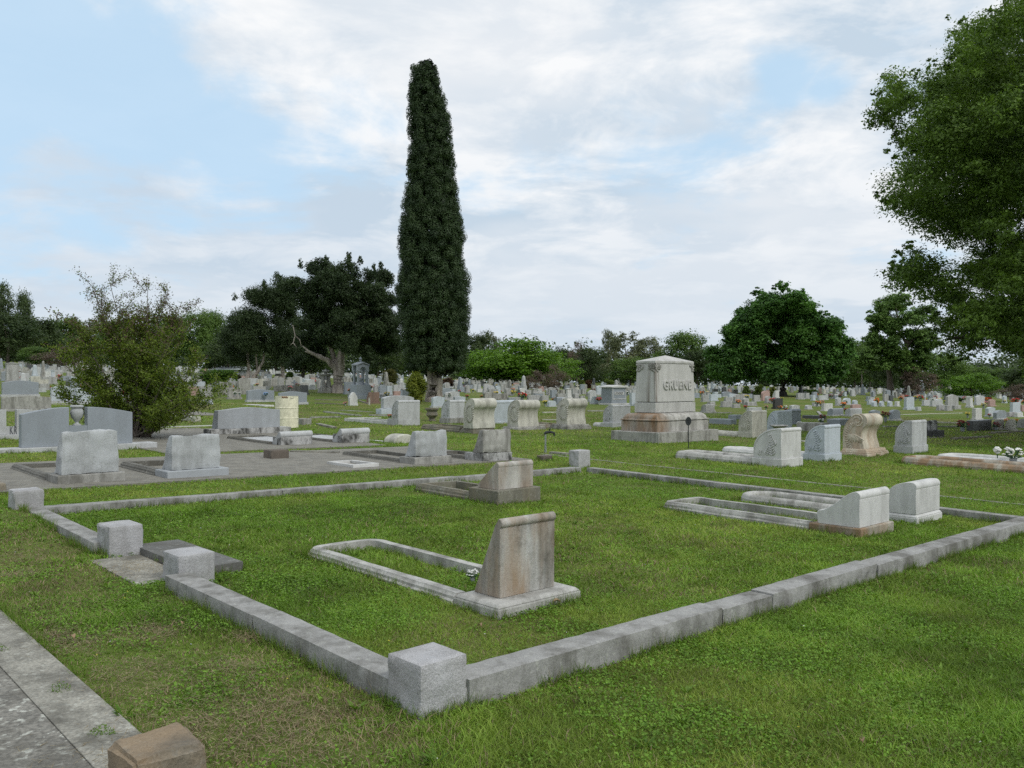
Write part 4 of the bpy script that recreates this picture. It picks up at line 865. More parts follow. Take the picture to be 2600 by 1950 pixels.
UP='''L1 82 268 110 405 tall pale|tall pale pillar headstone with a curved cap at the far left
L1 20 545 365 600 serp blue|wide dark blue-grey headstone with a gently peaked top at the left edge
L1 10 722 583 800 serp old|wide rough weathered headstone with an uneven top in front of the dark peaked one
L1 300 420 180 300 arch old
L1 425 620 172 325 arch grey
L1 385 487 228 325 arch pale
L1 612 780 240 315 flat white
L1 425 572 305 440 flat cream
L1 590 805 315 420 flat pale
L1 0 85 200 345 flat old
L1 705 1025 440 690 serp bpale|bluish pale headstone with a red flower at its top corner, left of the shrub
L1 1060 1490 450 700 serp bpale|wide pale headstone seen through the lower twigs of the leafy shrub
L1 985 1290 350 410 low pale|low pale bench-like block behind the leafy shrub
L1 545 700 410 500 low pale
L1 860 1000 300 370 flat blue
L1 1500 1800 330 420 flat pale
L2 -80 78 490 600 slant pale
L2 585 762 442 595 flat pale|pale headstone touching the right side of the leafy shrub
L2 855 1060 390 545 flat old|weathered square headstone with a dark stained top edge in front of the clipped hedge
L2 1120 1305 325 560 serp old|upright weathered headstone with a shouldered top left of the slanting thin trunks
L2 1245 1640 490 668 serp blue|blue-grey headstone with a dark notch and blue flowers, left of the cream barrel
L2 1690 2100 520 705 serp blue|blue-grey headstone with a vase of pink flowers, behind the cream barrel
L2 1625 2005 430 520 serp old|long brownish weathered headstone just above the cream barrel
L2 2003 2118 430 565 flat dark|small dark square headstone right of the long weathered one
L2 1580 1770 325 450 peak old|stone tomb with a hipped lid under the cedar
L2 1790 1935 355 440 flat pale
L2 1900 2030 300 420 peak grey
L2 2062 2168 290 365 peak grey
L2 2060 2205 350 430 flat grey
L2 1390 1500 345 450 flat cream
L2 1480 1590 370 470 flat old
L2 1420 1575 450 490 low grey
L2 1440 1560 300 340 flat old
L3 0 60 335 400 flat pale
L3 405 590 385 560 flat blue|dark sided blue-grey headstone tight against the left of the shrine monument
L3 465 597 530 720 gothic white|white pointed headstone with a carved leaf front and orange flowers beside it
L3 720 905 530 690 slant brown|reddish brown headstone in front of the shrine monument
L3 815 915 432 560 arch pale
L3 885 1003 425 575 arch blue|blue-grey round-topped headstone with dark red flowers on it
L3 995 1085 440 565 flat bpale
L3 1088 1205 425 525 flat grey|grey headstone with a darker framed front, left of the yellow-green bush
L3 1088 1265 515 580 low pink|low pinkish block left of the yellow-green bush
L3 815 880 330 440 arch grey
L3 380 500 320 400 flat pale
L3 1630 1820 590 748 serp bpale|bluish pale headstone left of the bouquet of cream flowers, right of the cypress trunk
L3 1940 2112 590 660 serp bpale|bluish pale headstone right of the bouquet of cream flowers
L3 1770 1930 472 580 serp blue
L3 1850 2030 515 600 peak grey
L3 2012 2088 310 520 obelisk blue|slim grey obelisk with a dark left side, right of the cypress
L3 1955 2020 360 440 flat grey
L4 285 500 440 528 flat old|weathered grey block behind the wide bluish rolled headstone
L4 485 675 490 535 low pale
L4 1045 1175 540 625 arch bpale|small bluish round-topped headstone with yellow flowers beside it
L4 1165 1308 440 575 flat pale|pale headstone left of the tall white slab
L4 1310 1390 365 510 tall white|tall narrow white slab with a dark left side
L4 1385 1475 370 480 flat pale
L4 1395 1498 440 505 bolster pale
L4 815 1013 415 480 bolster pale
L4 760 950 460 535 flat pale
L4 935 1070 465 540 slant pale
L4 860 950 315 395 flat pale
L4 918 1002 335 405 flat pink
L4 1030 1117 375 450 arch grey
L4 903 977 370 425 flat white
L4 650 745 360 440 arch white|white arched headstone with a dark slot, behind the orange-red flower bush
L4 635 762 335 400 flat blue
L4 288 377 355 430 flat pale
L4 440 520 360 435 flat pale
L4 0 60 310 395 flat grey
L4 63 112 320 395 flat grey
L4 330 442 320 390 flat blue
L4 520 600 330 400 flat pale
L4 1475 1517 385 455 flat pale
L4 1490 1580 470 530 flat pale
L4 1725 1832 325 465 peak bpale|pale tapered headstone between two pots of red flowers
L4 1832 1892 420 490 flat white
L4 1650 1870 480 590 slant bpale|low scroll headstone with red flowers on a pole in front
L4 1310 1330 380 500 tall dark
L4 1860 1945 360 500 flat grey
L5 270 442 440 520 flat pale
L5 430 552 475 530 low pale
L5 450 572 340 465 arch pale
L5 320 500 380 440 serp pale
L5 110 237 340 435 flat bpale
L5 0 112 350 445 flat pale
L5 375 505 330 385 serp bpale
L5 285 430 300 375 arch blue
L5 575 677 390 480 arch pale
L5 600 782 445 500 bolster pale
L5 645 722 335 395 flat blue
L5 718 832 350 440 flat pale
L5 840 967 290 430 arch pink|pinkish round-topped headstone left of the round oak trunk
L5 1012 1097 285 395 slant white|white slanted headstone touching the round oak trunk
L5 1335 1452 320 410 flat pale
L5 1450 1522 320 405 flat pale
L5 1553 1632 305 395 flat blue
L5 1635 1780 355 420 flat grey
L5 640 852 520 575 serp grey
L5 1235 1387 490 580 serp grey|grey wavy-topped headstone behind the plain bluish rolled headstone
L5 1455 1557 490 550 arch grey
L5 1690 1850 470 575 flat white|square white headstone with red and yellow flowers to its left
L5 1988 2102 390 490 arch bpale
L5 2120 2200 420 490 arch bpale
L5 2090 2250 480 550 serp pink
L5 1770 2000 537 645 bolster blue
L5 2020 2260 537 650 bolster grey
L5 85 202 443 500 bolster pale
L5 0 192 480 590 bolster pale
L5 1003 1150 390 545 serp black|black stone with red and orange flowers round it, beyond the carved headstones
L6 310 477 447 600 arch blue|blue-grey headstone with a brown-red bouquet at its left, near the lawn
L6 30 195 450 560 peak blue
L6 525 672 272 445 flat bpale|tall bluish pale headstone on a wide base at the edge of the right lawn
L6 1108 1293 230 420 peak pale|large pale peaked headstone on a stepped base, far right
L6 1428 1497 260 415 tall white
L6 1510 1662 245 380 peak grey
L6 1700 1812 300 400 serp pink
L6 2010 2162 345 500 flat bpale|bluish pale headstone crowned with red flowers at the far right
L6 1480 1622 425 600 flat white|white block headstone with a yellow bouquet at its left, in the oak shade
L6 1775 1967 455 590 arch blue|dark grey round-topped headstone in the oak shade
L6 1665 1812 410 545 serp bpale
L6 1845 1937 580 735 bolster cream
L6 2035 2097 580 740 bolster cream
L6 2170 2300 570 700 bolster pale
L6 225 312 225 330 flat pale
L6 305 377 243 325 flat dark
L6 78 147 325 400 arch bpale
L6 183 250 325 400 arch bpale
L6 298 367 325 400 arch bpale
L6 403 467 328 400 flat white
L6 775 890 310 390 flat grey
L6 890 1010 320 400 flat grey
L6 960 1070 290 380 arch grey
L6 980 1100 380 455 flat pale
L6 1095 1200 385 460 flat pale
L6 1200 1330 385 440 low pale
L6 1340 1430 315 350 flat pale
L6 1960 2110 480 545 flat pale
L6 2070 2200 490 550 flat white
L6 2160 2230 380 470 flat pink
L6 690 770 405 460 low grey
L6 60 130 185 250 arch pale
L6 150 210 138 215 flat white'''
for ln in UP.split('\n'):
    a,_,lab=ln.partition('|'); a=a.split(); upright(a[0],*map(float,a[1:5]),a[5],a[6],lab or None)
# dark low stone at the right
t,P,W,D,B=marker('L6',(930,832,1095,800,745),(935,742,1045,828,598),'dark mould-blackened rolled headstone on a black base at the right','black_stained_marble','black_stone',r=.25,low=.4)
# rock serpentine behind grey rolled
P=G('L3',980,840); W=ustep(P,E1,q('L3',1440,0)[0]); h=ztop(q('L3',0,580)[1],P.y)-P.z
t=thing('headstone','rock-faced grey headstone with a low wavy top behind the grey rolled headstone','headstone',P)
bm=bmesh.new(); hbox(bm,-.2,W,0,.5,-.1,h*.3,cell=.08,amp=.02,rnd=.015); fin('base',bm,MATS['bpale' if 0 else 'blue_pale'],t,smooth=True)
bm=bmesh.new(); pts=[(0,h*.3),(W*.93,h*.3)]+[(W*.93*(1-i/10),h-(.12*(abs(1-2*i/10))**3)) for i in range(11)]; prism(bm,pts,.1,.36,'y'); fin('upper_block',bm,MATS['granite_rough'],t,bevel=.02); foot(P,-.2,W,0,.5)
# ---------------------------------------------------------------- the crowd of far stones
protos={}
SHP=['flat','serp','arch','peak','slant','bolster','low','flat','serp','slant','flat','serp','bolster','low','peak','arch','tall','cross','flat','serp','slant','low','obelisk','flat']
def proto(shape,tone):
    k=(shape,tone)
    if k not in protos:
        w={'tall':.45,'cross':.55,'obelisk':.55,'low':.8}.get(shape,.85); h={'tall':1.15,'cross':1.1,'obelisk':1.7,'low':.4,'slant':.6,'bolster':.6}.get(shape,.85)
        a,b=stone_parts(shape,w,h); out=[]
        for nm,bb in (('upper_block',a),('base',b)):
            bmesh.ops.recalc_face_normals(bb,faces=bb.faces[:]); me=bpy.data.meshes.new(nm); bb.to_mesh(me); bb.free(); me.materials.append(MATS[TONE[tone][0]]); out.append(me)
        protos[k]=out
    return protos[k]
rs=random.Random(21)
tones=['pale']*5+['grey']*8+['bpale']*4+['white']*1+['old']*5+['blue']*5+['pink','dark','dark','cream']
cand=[]
LAWN=[(1990,2450,1046,1110)]  # photo areas of open lawn
for ia in range(-110,150):
    for ib in range(4,110):
        a=ia*1.9+rs.uniform(-.45,.45); b=ib*2.7+rs.uniform(-.2,.2)
        x=E1.x*a+E2.x*b; y=E1.y*a+E2.y*b
        pr=rs.random(); s=(rs.choice(SHP),rs.choice(tones),rs.uniform(.6,1.2),rs.uniform(.5,1.08))
        if y<40 or y>150: continue
        u=pu(x,y)
        if u<-420 or u>3020: continue
        g=gz(x,y); v=975-(g-CAMH)/y*F
        if v>1032: continue
        dens=.62 if y<75 else .5
        if pr>dens: continue
        if any((x-tx)**2+(y-ty)**2<(tr+.8)**2 for tx,ty,tr in TAKEN): continue
        if abs(u-1988)<40 and y<120: continue
        if abs(u-858)<30 and y<90: continue
        if 700<u<1230 and v>1000 and pr>.12: continue
        if v>1012 and pr>.25: continue
        cand.append((y,x,u,s))
cand.sort(key=lambda c:c[0])
nexp=len(AUTO)+55
NIND=150
far=[]
ni=0
for i,(y,x,u,(shape,tone,sw,sh)) in enumerate(cand):
    if ni<NIND and 0<u<2600:
        ni+=1
        P=Vector((x,y,gz(x,y))); t=thing('headstone',None,'headstone',P,group='headstones crowded in the far rows'); t.scale=(sw,1,sh); t.rotation_euler=(rs.gauss(0,.025),rs.gauss(0,.025),ROT+rs.gauss(0,.05))
        for nm,me in zip(('upper_block','base'),proto(shape,tone)): link(nm,me,t)
        AUTO.append((t,u,y,TONE[tone][1],shape)); TAKEN.append((x,y,.9))
    else: far.append((x,y,shape,tone,sw,sh))
# beyond those, one mass
FM={}
for x,y,shape,tone,sw,sh in far:
    FM.setdefault(tone,[]).append((x,y,shape,sw,sh))
me=bpy.data.meshes.new('far_headstones'); bm=bmesh.new(); names=[]
cache={}
for ti,(tone,L_) in enumerate(FM.items()):
    me.materials.append(MATS[TONE[tone][0]])
    for x,y,shape,sw,sh in L_:
        for m_ in proto(shape,tone):
            n0=len(bm.verts); f0=len(bm.faces); bm.from_mesh(m_); bm.verts.ensure_lookup_table(); bm.faces.ensure_lookup_table()
            M=Matrix.Translation((x,y,gz(x,y)))@Matrix.Rotation(ROT+((x*7.3)%1-.5)*.15,4,'Z')@Matrix.Diagonal((sw,1,sh,1))
            for v in bm.verts[n0:]: v.co=M@v.co
            for f in bm.faces[f0:]: f.material_index=ti
bm.to_mesh(me); bm.free(); tag(link('far_headstones',me),'mass of tiny pale and grey headstones in the farthest rows before the trees','headstones',kind='stuff')
# labels for the stones without one of their own
ZN=[(0,140,'at the far left edge under the dark trees'),(140,520,'seen behind the tall leafy shrub'),(520,660,'near the clipped hedge'),(660,800,'under the dark cedars'),(800,920,'around the forked cedar trunk'),(920,1080,'between the shrine monument and the yellow-green bush'),(1080,1200,'just right of the cypress trunk'),(1200,1330,'in front of the bright green willow-like trees'),(1330,1450,'in front of the reddish bare bush'),(1450,1600,'left of the lettered low monument'),(1600,1850,'close beside the tall family monument'),(1850,2000,'in front of the round oak crown, left of its trunk'),(2000,2140,'right of the round oak trunk'),(2140,2260,'in front of the two thin dark trunks'),(2260,2420,'beyond the lawn at the right'),(2420,2700,'under the big oak at the far right')]
ORD=['','second','third','fourth','fifth','sixth','seventh','eighth','ninth','tenth','eleventh','twelfth','thirteenth','fourteenth','fifteenth']
bins={}
for t,u,y,tone,shape in AUTO:
    z=next((s for a,b,s in ZN if a<=u<b),ZN[0][2] if u<100 else ZN[-1][2]); band='front rows' if y<48 else ('middle rows' if y<62 else 'back rows')
    bins.setdefault((tone,shape,z,band),[]).append((u,t))
for (tone,shape,z,band),L_ in bins.items():
    L_.sort(key=lambda c:c[0])
    for i,(u,t) in enumerate(L_):
        if len(L_)==1: lab=f'{tone} {SHN[shape]} headstone {z}, {band}'
        else:
            o_=('leftmost' if i==0 else ORD[i]+' from the left')
            lab=f'{o_} of the {tone} {SHN[shape]} headstones {z}, {band}'
        w_=lab.split(); t['label']=' '.join(w_[:16]) if len(w_)<=16 else ' '.join(lab.replace('headstones','stones').replace('seen ','').replace('close ','').replace('just ','').replace('in front of the','before the').replace(' the dark',' dark').split()[:16])
# ---------------------------------------------------------------- flowers
def bouquet(P,r,h,colour,label,leafy=.5,vase=True,group='bouquets left on the graves'):
    t=thing('flower_bouquet',label,'flowers',P,rotz=random.random()*6,group=group)
    if vase:
        bm=bmesh.new(); lathe(bm,[(r*.28,-.02),(r*.3,h*.1),(r*.4,h*.42)],n=10); fin('vase',bm,MATS['vase_grey'],t)
    rr=random.Random(int(P.x*97+P.y*31)); bm=bmesh.new()
    for i in range(26):
        a=rr.random()*6.3; e=rr.random(); d=Vector((math.cos(a)*math.sqrt(1-(e*.9)**2),math.sin(a)*math.sqrt(1-(e*.9)**2),e))
        tube(bm,[(0,0,h*.4),Vector((0,0,h*.5))+d*r*.85],[r*.02,r*.05],4)
        blob(bm,Vector((0,0,h*.5))+d*r*.7,r*.16,(1,1,.4),Matrix.Rotation(rr.random()*3,4,'X'),5,3)
    fin('foliage',bm,MATS['plastic_green'],t)
    bm=bmesh.new()
    for i in range(int(18)):
        a=rr.random()*6.3; e=rr.random()**.7; c=Vector((0,0,h*.55))+Vector((math.cos(a)*math.sqrt(1-e*e*.8)*r*.9,math.sin(a)*math.sqrt(1-e*e*.8)*r*.9,e*r*.9))
        for k in range(5):
            b_=k*1.257+rr.random(); blob(bm,c+Vector((math.cos(b_),math.sin(b_),rr.uniform(-.2,.5)))*r*.12,r*.11,(1,1,.6),None,5,4)
        blob(bm,c,r*.1,(1,1,1),None,5,4)
    fin('blooms',bm,MATS['flower_'+colour],t); return t
FL='''L1 695 470 26 red red flower at the corner of the bluish pale headstone, left edge|490
L2 1520 560 38 blue blue flowers in front of the notched blue-grey headstone|668
L2 1090 545 30 white white flowers with blue, on a pale ledger right of the shrub|640
L2 1153 545 26 white second white flower bunch on the pale ledger right of the shrub|640
L2 1865 465 34 pink pink flowers above the cream barrel|575
L2 1400 425 26 orange small orange flowers at the foot of the slanting thin trunks|450
L3 490 505 34 orange orange and yellow flowers beside the white pointed headstone|620
L3 425 675 30 pink pale pink flowers at the foot of the white pointed headstone|720
L3 932 412 28 dark_red dark red flowers on the blue-grey round-topped headstone|450
L3 1048 860 36 red orange-red flowers at the left side of the grey rolled headstone|920
L3 1868 565 56 white big bouquet of cream flowers between two bluish pale headstones|640
L3 2030 515 26 red small red flowers near the grey obelisk|545
L3 2135 580 30 red red flowers above the mossy scroll headstone|625
L4 695 470 70 red large orange-red flower bush behind the middle scroll headstone|530
L4 1020 555 40 yellow pale yellow flowers behind the middle scroll headstone|610
L4 1140 515 36 red red flowers between pale headstones, left of the white slab|560
L4 1775 520 44 red bright red flowers on a pole behind the third scroll headstone|650
L4 1700 350 38 yellow yellow flowers over the left pot of red flowers|385
L4 1700 390 36 dark_red left pot of red flowers beside the tapered headstone|420
L4 1855 390 38 red right pot of red flowers beside the tapered headstone|420
L4 155 385 30 yellow yellow flowers in the far rows right of the cypress|420
L4 5 385 24 yellow yellow flowers close to the grey obelisk|425
L4 125 475 26 red red flowers behind the mossy scroll headstone|510
L4 395 410 22 orange small orange flowers between two pale headstones|430
L4 460 335 24 pink pink flowers in the far rows before the bright green tree|380
L4 345 325 24 yellow pale yellow flowers on a dark blue-grey headstone|380
L4 585 410 26 yellow yellow flowers left of the white arched headstone|450
L4 570 330 20 yellow tiny yellow flowers in the far rows before the bright green tree|380
L4 1160 350 22 white white flowers between the round topiary and the pale statue|400
L4 1400 345 24 yellow yellow flowers right of the reddish bare bush|385
L4 1185 460 26 yellow yellow flowers touching the pale headstone left of the white slab|500
L5 520 445 44 orange orange and dark red flowers between pale headstones right of the monument|480
L5 625 515 32 red faded red flowers right of the monument|545
L5 995 415 44 red red flowers left of the black stone|470
L5 1110 525 40 orange orange flowers at the foot of the black stone|560
L5 1180 520 40 white white flowers right of the black stone|570
L5 1195 550 26 red red flowers under the white ones beside the black stone|580
L5 1140 400 26 yellow yellow flowers on the right shoulder of the black stone|470
L5 1630 460 44 orange orange flowers left of the square white headstone|570
L5 1675 465 30 yellow yellow flowers touching the square white headstone|570
L5 2000 470 50 orange orange and yellow flowers above the blue rolled headstone|550
L5 2050 560 50 red dark orange-red flowers between two rolled headstones|620
L5 1705 640 52 dark_red dark red flowers hanging over the grey vault|740
L5 1380 745 44 white small cream flowers at the left end of the grey vault|800
L5 1690 705 46 white cream flowers at the right end of the grey vault|760
L5 20 315 22 orange small orange flowers right behind the monument shaft|350
L5 625 355 20 red small red flowers below the tall topiary bushes|385
L5 725 310 28 pink faded pink flowers between the two topiary bushes|350
L5 915 510 30 pink pale pink flowers left of the black stone|560
L6 265 490 68 dark_red big brownish red bouquet beside the tan scroll headstone|620
L6 1350 640 88 dark_red large dark red poinsettia bunch in the oak shade|750
L6 1820 650 62 dark_red second dark red flower bunch in the oak shade|740
L6 1420 490 36 yellow yellow bouquet left of the white block headstone|560
L6 1975 590 48 orange orange and yellow flowers over the cream rolled headstones|660
L6 2110 600 48 orange red and orange flowers right of the cream rolled headstones|660
L6 2090 315 62 red red and cream flowers crowning the bluish headstone|390
L6 1645 360 36 yellow yellow flowers on a tall stem, far right|430
L6 480 280 34 orange orange flowers on the far rows left of the dark trunk|320
L6 160 340 26 orange orange flowers between small bluish headstones|370
L6 755 265 44 red red flowers right of the dark trunk|320
L6 830 300 24 orange orange flowers right of the red ones by the dark trunk|330
L6 960 290 30 red scattered red flowers before the pale peaked headstone|330
L6 1105 320 24 yellow yellow flowers at the left of the pale peaked headstone|370
L6 1680 335 28 pink pink flowers on a grey headstone, far right|390
L6 1935 325 26 yellow pale yellow flowers on a stem, far right|400
L6 1730 510 28 red small red flowers in the oak shade|560
L6 1495 320 20 yellow tiny yellow flowers by the tall white slab at the right|370'''
for ln in FL.split('\n'):
    a,_,yb=ln.partition('|'); a=a.split(' ',5); r_,x,y,s=a[0],float(a[1]),float(a[2]),float(a[3]); yb=float(yb)
    P=G(r_,x,yb); r=s/R[r_][2]*P.y/F; zc=ztop(q(r_,0,y)[1],P.y)-P.z; P=P.copy()
    H=max(.2,zc*1.3)
    if zc>r*2.2: P.z+=zc-r*1.1; H=r*1.6
    bouquet(P,r,H,a[4],a[5],vase=True)
BQ={}
def far_bouquet(P,colour,label):
    if colour not in BQ: BQ[colour]=bouquet(P,.25,.46,colour,label); return
    src=BQ[colour]; t=src.copy(); COL.objects.link(t); t.location=P; t.rotation_euler=(0,0,P.x*3); t['label']=label
    for ch in src.children: c=ch.copy(); COL.objects.link(c); c.parent=t
FARC=['red','orange','yellow','pink','white','dark_red']; fb=[]
for i,(y,x,u,s_) in enumerate([c for c in cand if 0<c[2]<2600][:230]):
    if (i*37)%10<3 or (u>1900 and (i*37)%10<6): fb.append((u,x,y,FARC[(i*13)%6]))
fbins={}
for u,x,y,c_ in sorted(fb):
    z=next((s for a,b,s in ZN if a<=u<b),ZN[0][2] if u<100 else ZN[-1][2]); fbins.setdefault((c_,z),[]).append((u,x,y))
for (c_,z),L_ in fbins.items():
    for i,(u,x,y) in enumerate(L_):
        X_=x-E2.x*.45+E1.x*.3; Y_=y-E2.y*.45+E1.y*.3; nm=c_.replace('_',' ')
        lab=f'small {nm} flowers on a grave {z}' if len(L_)==1 else f"{'leftmost' if i==0 else ORD[i]+' from the left'} of the small {nm} grave flowers {z}"
        far_bouquet(Vector((X_,Y_,gz(X_,Y_))),c_,' '.join(lab.split()[:16]))
# white potted lilies at the right edge
for (x,y,s,lab,yb) in ((1835,1010,62,'left white flower head on a thin stem by the stained grave surround',1200),(2025,1030,58,'right white flower head above green foliage by the stained grave surround',1250),(1895,1235,40,'low white flower head resting on the tubular grave surround',1270)):
    P=G('L6',x,yb); r=s/5.53*P.y/F; zc=ztop(q('L6',0,y)[1],P.y)-P.z
    t=thing('white_flower',lab,'flowers',P,group='white flowers at the right edge')
    bm=bmesh.new(); tube(bm,[(0,0,0),(.02,0,zc*.5),(0,0,zc)],.012,5); fin('stem',bm,MATS['plastic_green'],t)
    bm=bmesh.new()
    for i in range(30):
        d=Vector((random.gauss(0,1),random.gauss(0,1),random.gauss(0,1)+.4)).normalized(); blob(bm,Vector((0,0,zc))+d*r*.6,r*.33,(1,1,.5),Matrix.Rotation(random.random()*3,4,'Y'),6,4)
    fin('blooms',bm,MATS['flower_white'],t)
bouquet(G('L6',2060,1265),.2,.5,'white','dark green potted plant with few white blooms at the right edge')
# wilted flower pot by the nearest headstone
P=unproj(700+1185/2.37,1150+790/2.37); bouquet(P,.05,.13,'white','little pot with pale wilted flowers inside the nearest grave surround')
# ---------------------------------------------------------------- foliage
def leafmesh(C,N,size,col,asp=.55,rng=RNG):
    """one pointed quad per leaf; C centres, N facing, returns verts, faces, colours"""
    n=len(C); N=N/np.maximum(1e-6,np.linalg.norm(N,axis=1,keepdims=True))
    r=rng.normal(size=(n,3)); a=np.cross(N,r); a/=np.maximum(1e-6,np.linalg.norm(a,axis=1,keepdims=True)); b=np.cross(N,a)
    s=(size if np.ndim(size) else np.full(n,size))[:,None]*rng.uniform(.7,1.3,(n,1))
    V=np.stack([C-a*s*.5,C+b*s*asp*.5+N*s*.06,C+a*s*.5,C-b*s*asp*.5+N*s*.06],1).reshape(-1,3)
    Fc=np.arange(n*4).reshape(n,4); return V,Fc,np.repeat(col,4,0)
def clump_leaves(cl,nleaf,size,c1,c2,asp=.55,shell=.45,up=.35,rng=RNG,sub=0,subr=.28,flat=.8,cvar=.25,nj=.5,kv=.14):
    """cl: rows (x,y,z,rx,ry,rz). leaves gather in twig tufts inside every clump"""
    cl=np.array(cl,float); vol=(cl[:,3]*cl[:,4]*cl[:,5])**(2/3); cnt=np.maximum(8,(nleaf*vol/vol.sum())).astype(int)
    CC=[];NN=[];KK=[]
    for (x,y,z,rx,ry,rz),n in zip(cl,cnt):
        if sub:
            ns=max(4,int(n/sub)); d=rng.normal(size=(ns,3)); d/=np.linalg.norm(d,axis=1,keepdims=True); rad=rng.uniform(0,1,(ns,1))**shell
            tc=d*rad; ti=rng.integers(0,ns,n); o=rng.normal(size=(n,3))*subr*.55; o[:,2]*=flat
            p=tc[ti]+o; nrm=o+d[ti]*.4
            tone=rng.uniform(-1,1,ns)[ti]
        else:
            d=rng.normal(size=(n,3)); d/=np.linalg.norm(d,axis=1,keepdims=True); rad=rng.uniform(0,1,(n,1))**shell; p=d*rad; nrm=d; tone=np.zeros(n)
        CC.append(p*[rx,ry,rz]+[x,y,z]); nn=nrm+rng.normal(size=(n,3))*nj; nn[:,2]+=up; NN.append(nn)
        k=.5+.25*tone+rng.normal(0,kv,n)+rng.normal(0,.18); KK.append(np.clip(k,0,1))
    C=np.concatenate(CC);N=np.concatenate(NN);K=np.concatenate(KK)[:,None]
    col=np.array(c1)*(1-K)+np.array(c2)*K; col=col*rng.uniform(1-cvar,1+cvar,(len(C),1))
    return leafmesh(C,N,size,col,asp,rng)
def limbs(name,parent,paths,mat,n=8,wob=0):
    bm=bmesh.new()
    for pts,rad in paths:
        # smooth the path a little
        P_=[];R_=[]
        for i in range(len(pts)-1):
            for k in range(4):
                s=k/4; p=Vector(pts[i]).lerp(Vector(pts[i+1]),s); w=wob*(rad[i])*1.0
                if 0<i or k>0: p+=Vector((noise.noise(p*1.3),noise.noise(p*1.3+Vector((5,0,0))),0))*w
                P_.append(p); R_.append(rad[i]+(rad[i+1]-rad[i])*s)
        P_.append(Vector(pts[-1])); R_.append(rad[-1]); tube(bm,P_,R_,n)
    return fin(name,bm,MATS[mat],parent,smooth=True)
def px(u,v,t,base):  # local coordinates of a photo point at depth t
    p=at_depth(u,v,t)-base; return p
def tree_px(name,label,cat,ub,vb,clumps,nleaf,size,c1,c2,trunk,mat,depth=None,group=None,thick=.8,**k):
    """clumps in photo pixels (u,v,ru,rv[,dy]) round the trunk; depth spread filled in"""
    P=unproj(ub,vb) if depth is None else Vector(((ub-1300)/F*depth,depth,0))
    if depth: P.z=gz(P.x,P.y)
    t=thing(name,label,cat,P,rotz=0,group=group); m=P.y/F; cl=[]; rr=random.Random(int(ub))
    us=[c[0] for c in clumps]; half=(max(us)-min(us))/2*m
    for c in clumps:
        u,v,ru,rv=c[:4]; n=1 if len(c)<5 else c[4]
        for j in range(n):
            dy=rr.uniform(-1,1)*half*thick*max(.15,1-abs(u-ub)/max(1,(max(us)-min(us))*.75)) if n>1 else 0
            p=at_depth(u,v,P.y)-P; cl.append((p.x,dy,p.z,ru*m,max(ru,rv)*m,rv*m))
    V,Fc,cc=clump_leaves(cl,nleaf,size,c1,c2,**k); npmesh('crown',V,Fc,MATS['leaf'],cc,t)
    limbs('trunk',t,trunk(m,P),mat,wob=.3); return t,P,m
RB=random.Random(3)
def fillcl(outline,n,r,seed=1,jit=.0,ky=1):
    """random clumps inside a polygon outline (pixels)"""
    rr=random.Random(seed); xs=[p[0] for p in outline]; ys=[p[1] for p in outline]; out=[]
    def inside(x,y):
        c=False; j=len(outline)-1
        for i in range(len(outline)):
            xi,yi=outline[i]; xj,yj=outline[j]
            if (yi>y)!=(yj>y) and x<(xj-xi)*(y-yi)/(yj-yi)+xi: c=not c
            j=i
        return c
    while len(out)<n:
        x=rr.uniform(min(xs),max(xs)); y=rr.uniform(min(ys),max(ys))
        s=r*rr.uniform(.6,1.25)
        if inside(x,y) and all(inside(x+s*.75*math.cos(a),y+s*.65*math.sin(a)) for a in (0,1.57,3.14,4.71)): out.append((x,y,s,s*.82,2))
    return out
GRN1=(.018,.038,.010); GRN2=(.06,.11,.022)
# --- the cypress
prof=[(35,300,335),(60,270,375),(120,258,400),(200,255,415),(300,255,445),(400,262,455),(480,258,468),(600,250,475),(660,235,483),(800,222,505),(870,210,522),(900,205,510),(1000,206,516),(1080,200,540),(1200,205,532),(1300,212,533),(1400,228,525),(1460,245,515),(1500,330,480)]
P=unproj(1104,1021); m=P.y/F; t=thing('cypress_tree','very tall narrow dark green cypress standing alone in the centre','tree',P,rotz=0)
def cyp(): 
    rng=np.random.default_rng(5); pv=np.array([(q('T',0,y)[1],q('T',a,0)[0],q('T',b,0)[0]) for y,a,b in prof])
    cl=[]; v=pv[0,0]+6
    while v<pv[-1,0]-12:
        a=np.interp(v,pv[:,0],pv[:,1]); b=np.interp(v,pv[:,0],pv[:,2]); cx=(a+b)/2; rad=(b-a)/2
        s=9.5+rad*.14; nn=int(2*math.pi*rad/(s*1.25))+1
        for i in range(nn):
            th=2*math.pi*(i+rng.uniform(-.4,.4))/nn; ss=s*rng.uniform(.65,.9); rr=max(0,rad-ss*.6+rng.choice([-13,-6,0,3]))
            cl.append(((cx+rr*math.cos(th)-1104)*m,rr*math.sin(th)*m,CAMH-(v+rng.uniform(-5,5)-975)*m-P.z,ss*m,ss*m,ss*1.15*m))
        v+=s*1.0
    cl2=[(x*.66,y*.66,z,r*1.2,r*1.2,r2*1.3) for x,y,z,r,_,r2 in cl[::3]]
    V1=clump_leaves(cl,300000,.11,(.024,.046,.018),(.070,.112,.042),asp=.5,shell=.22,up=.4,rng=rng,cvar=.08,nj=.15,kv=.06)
    V2=clump_leaves(cl2,26000,.3,(.006,.012,.006),(.012,.022,.010),asp=.7,shell=.5,rng=rng)  # inner leaves coloured near black, painting the shade between the clumps
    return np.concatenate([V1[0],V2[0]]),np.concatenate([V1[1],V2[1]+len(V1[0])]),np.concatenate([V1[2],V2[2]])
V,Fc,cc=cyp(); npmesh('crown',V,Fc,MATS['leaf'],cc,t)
pp=[]
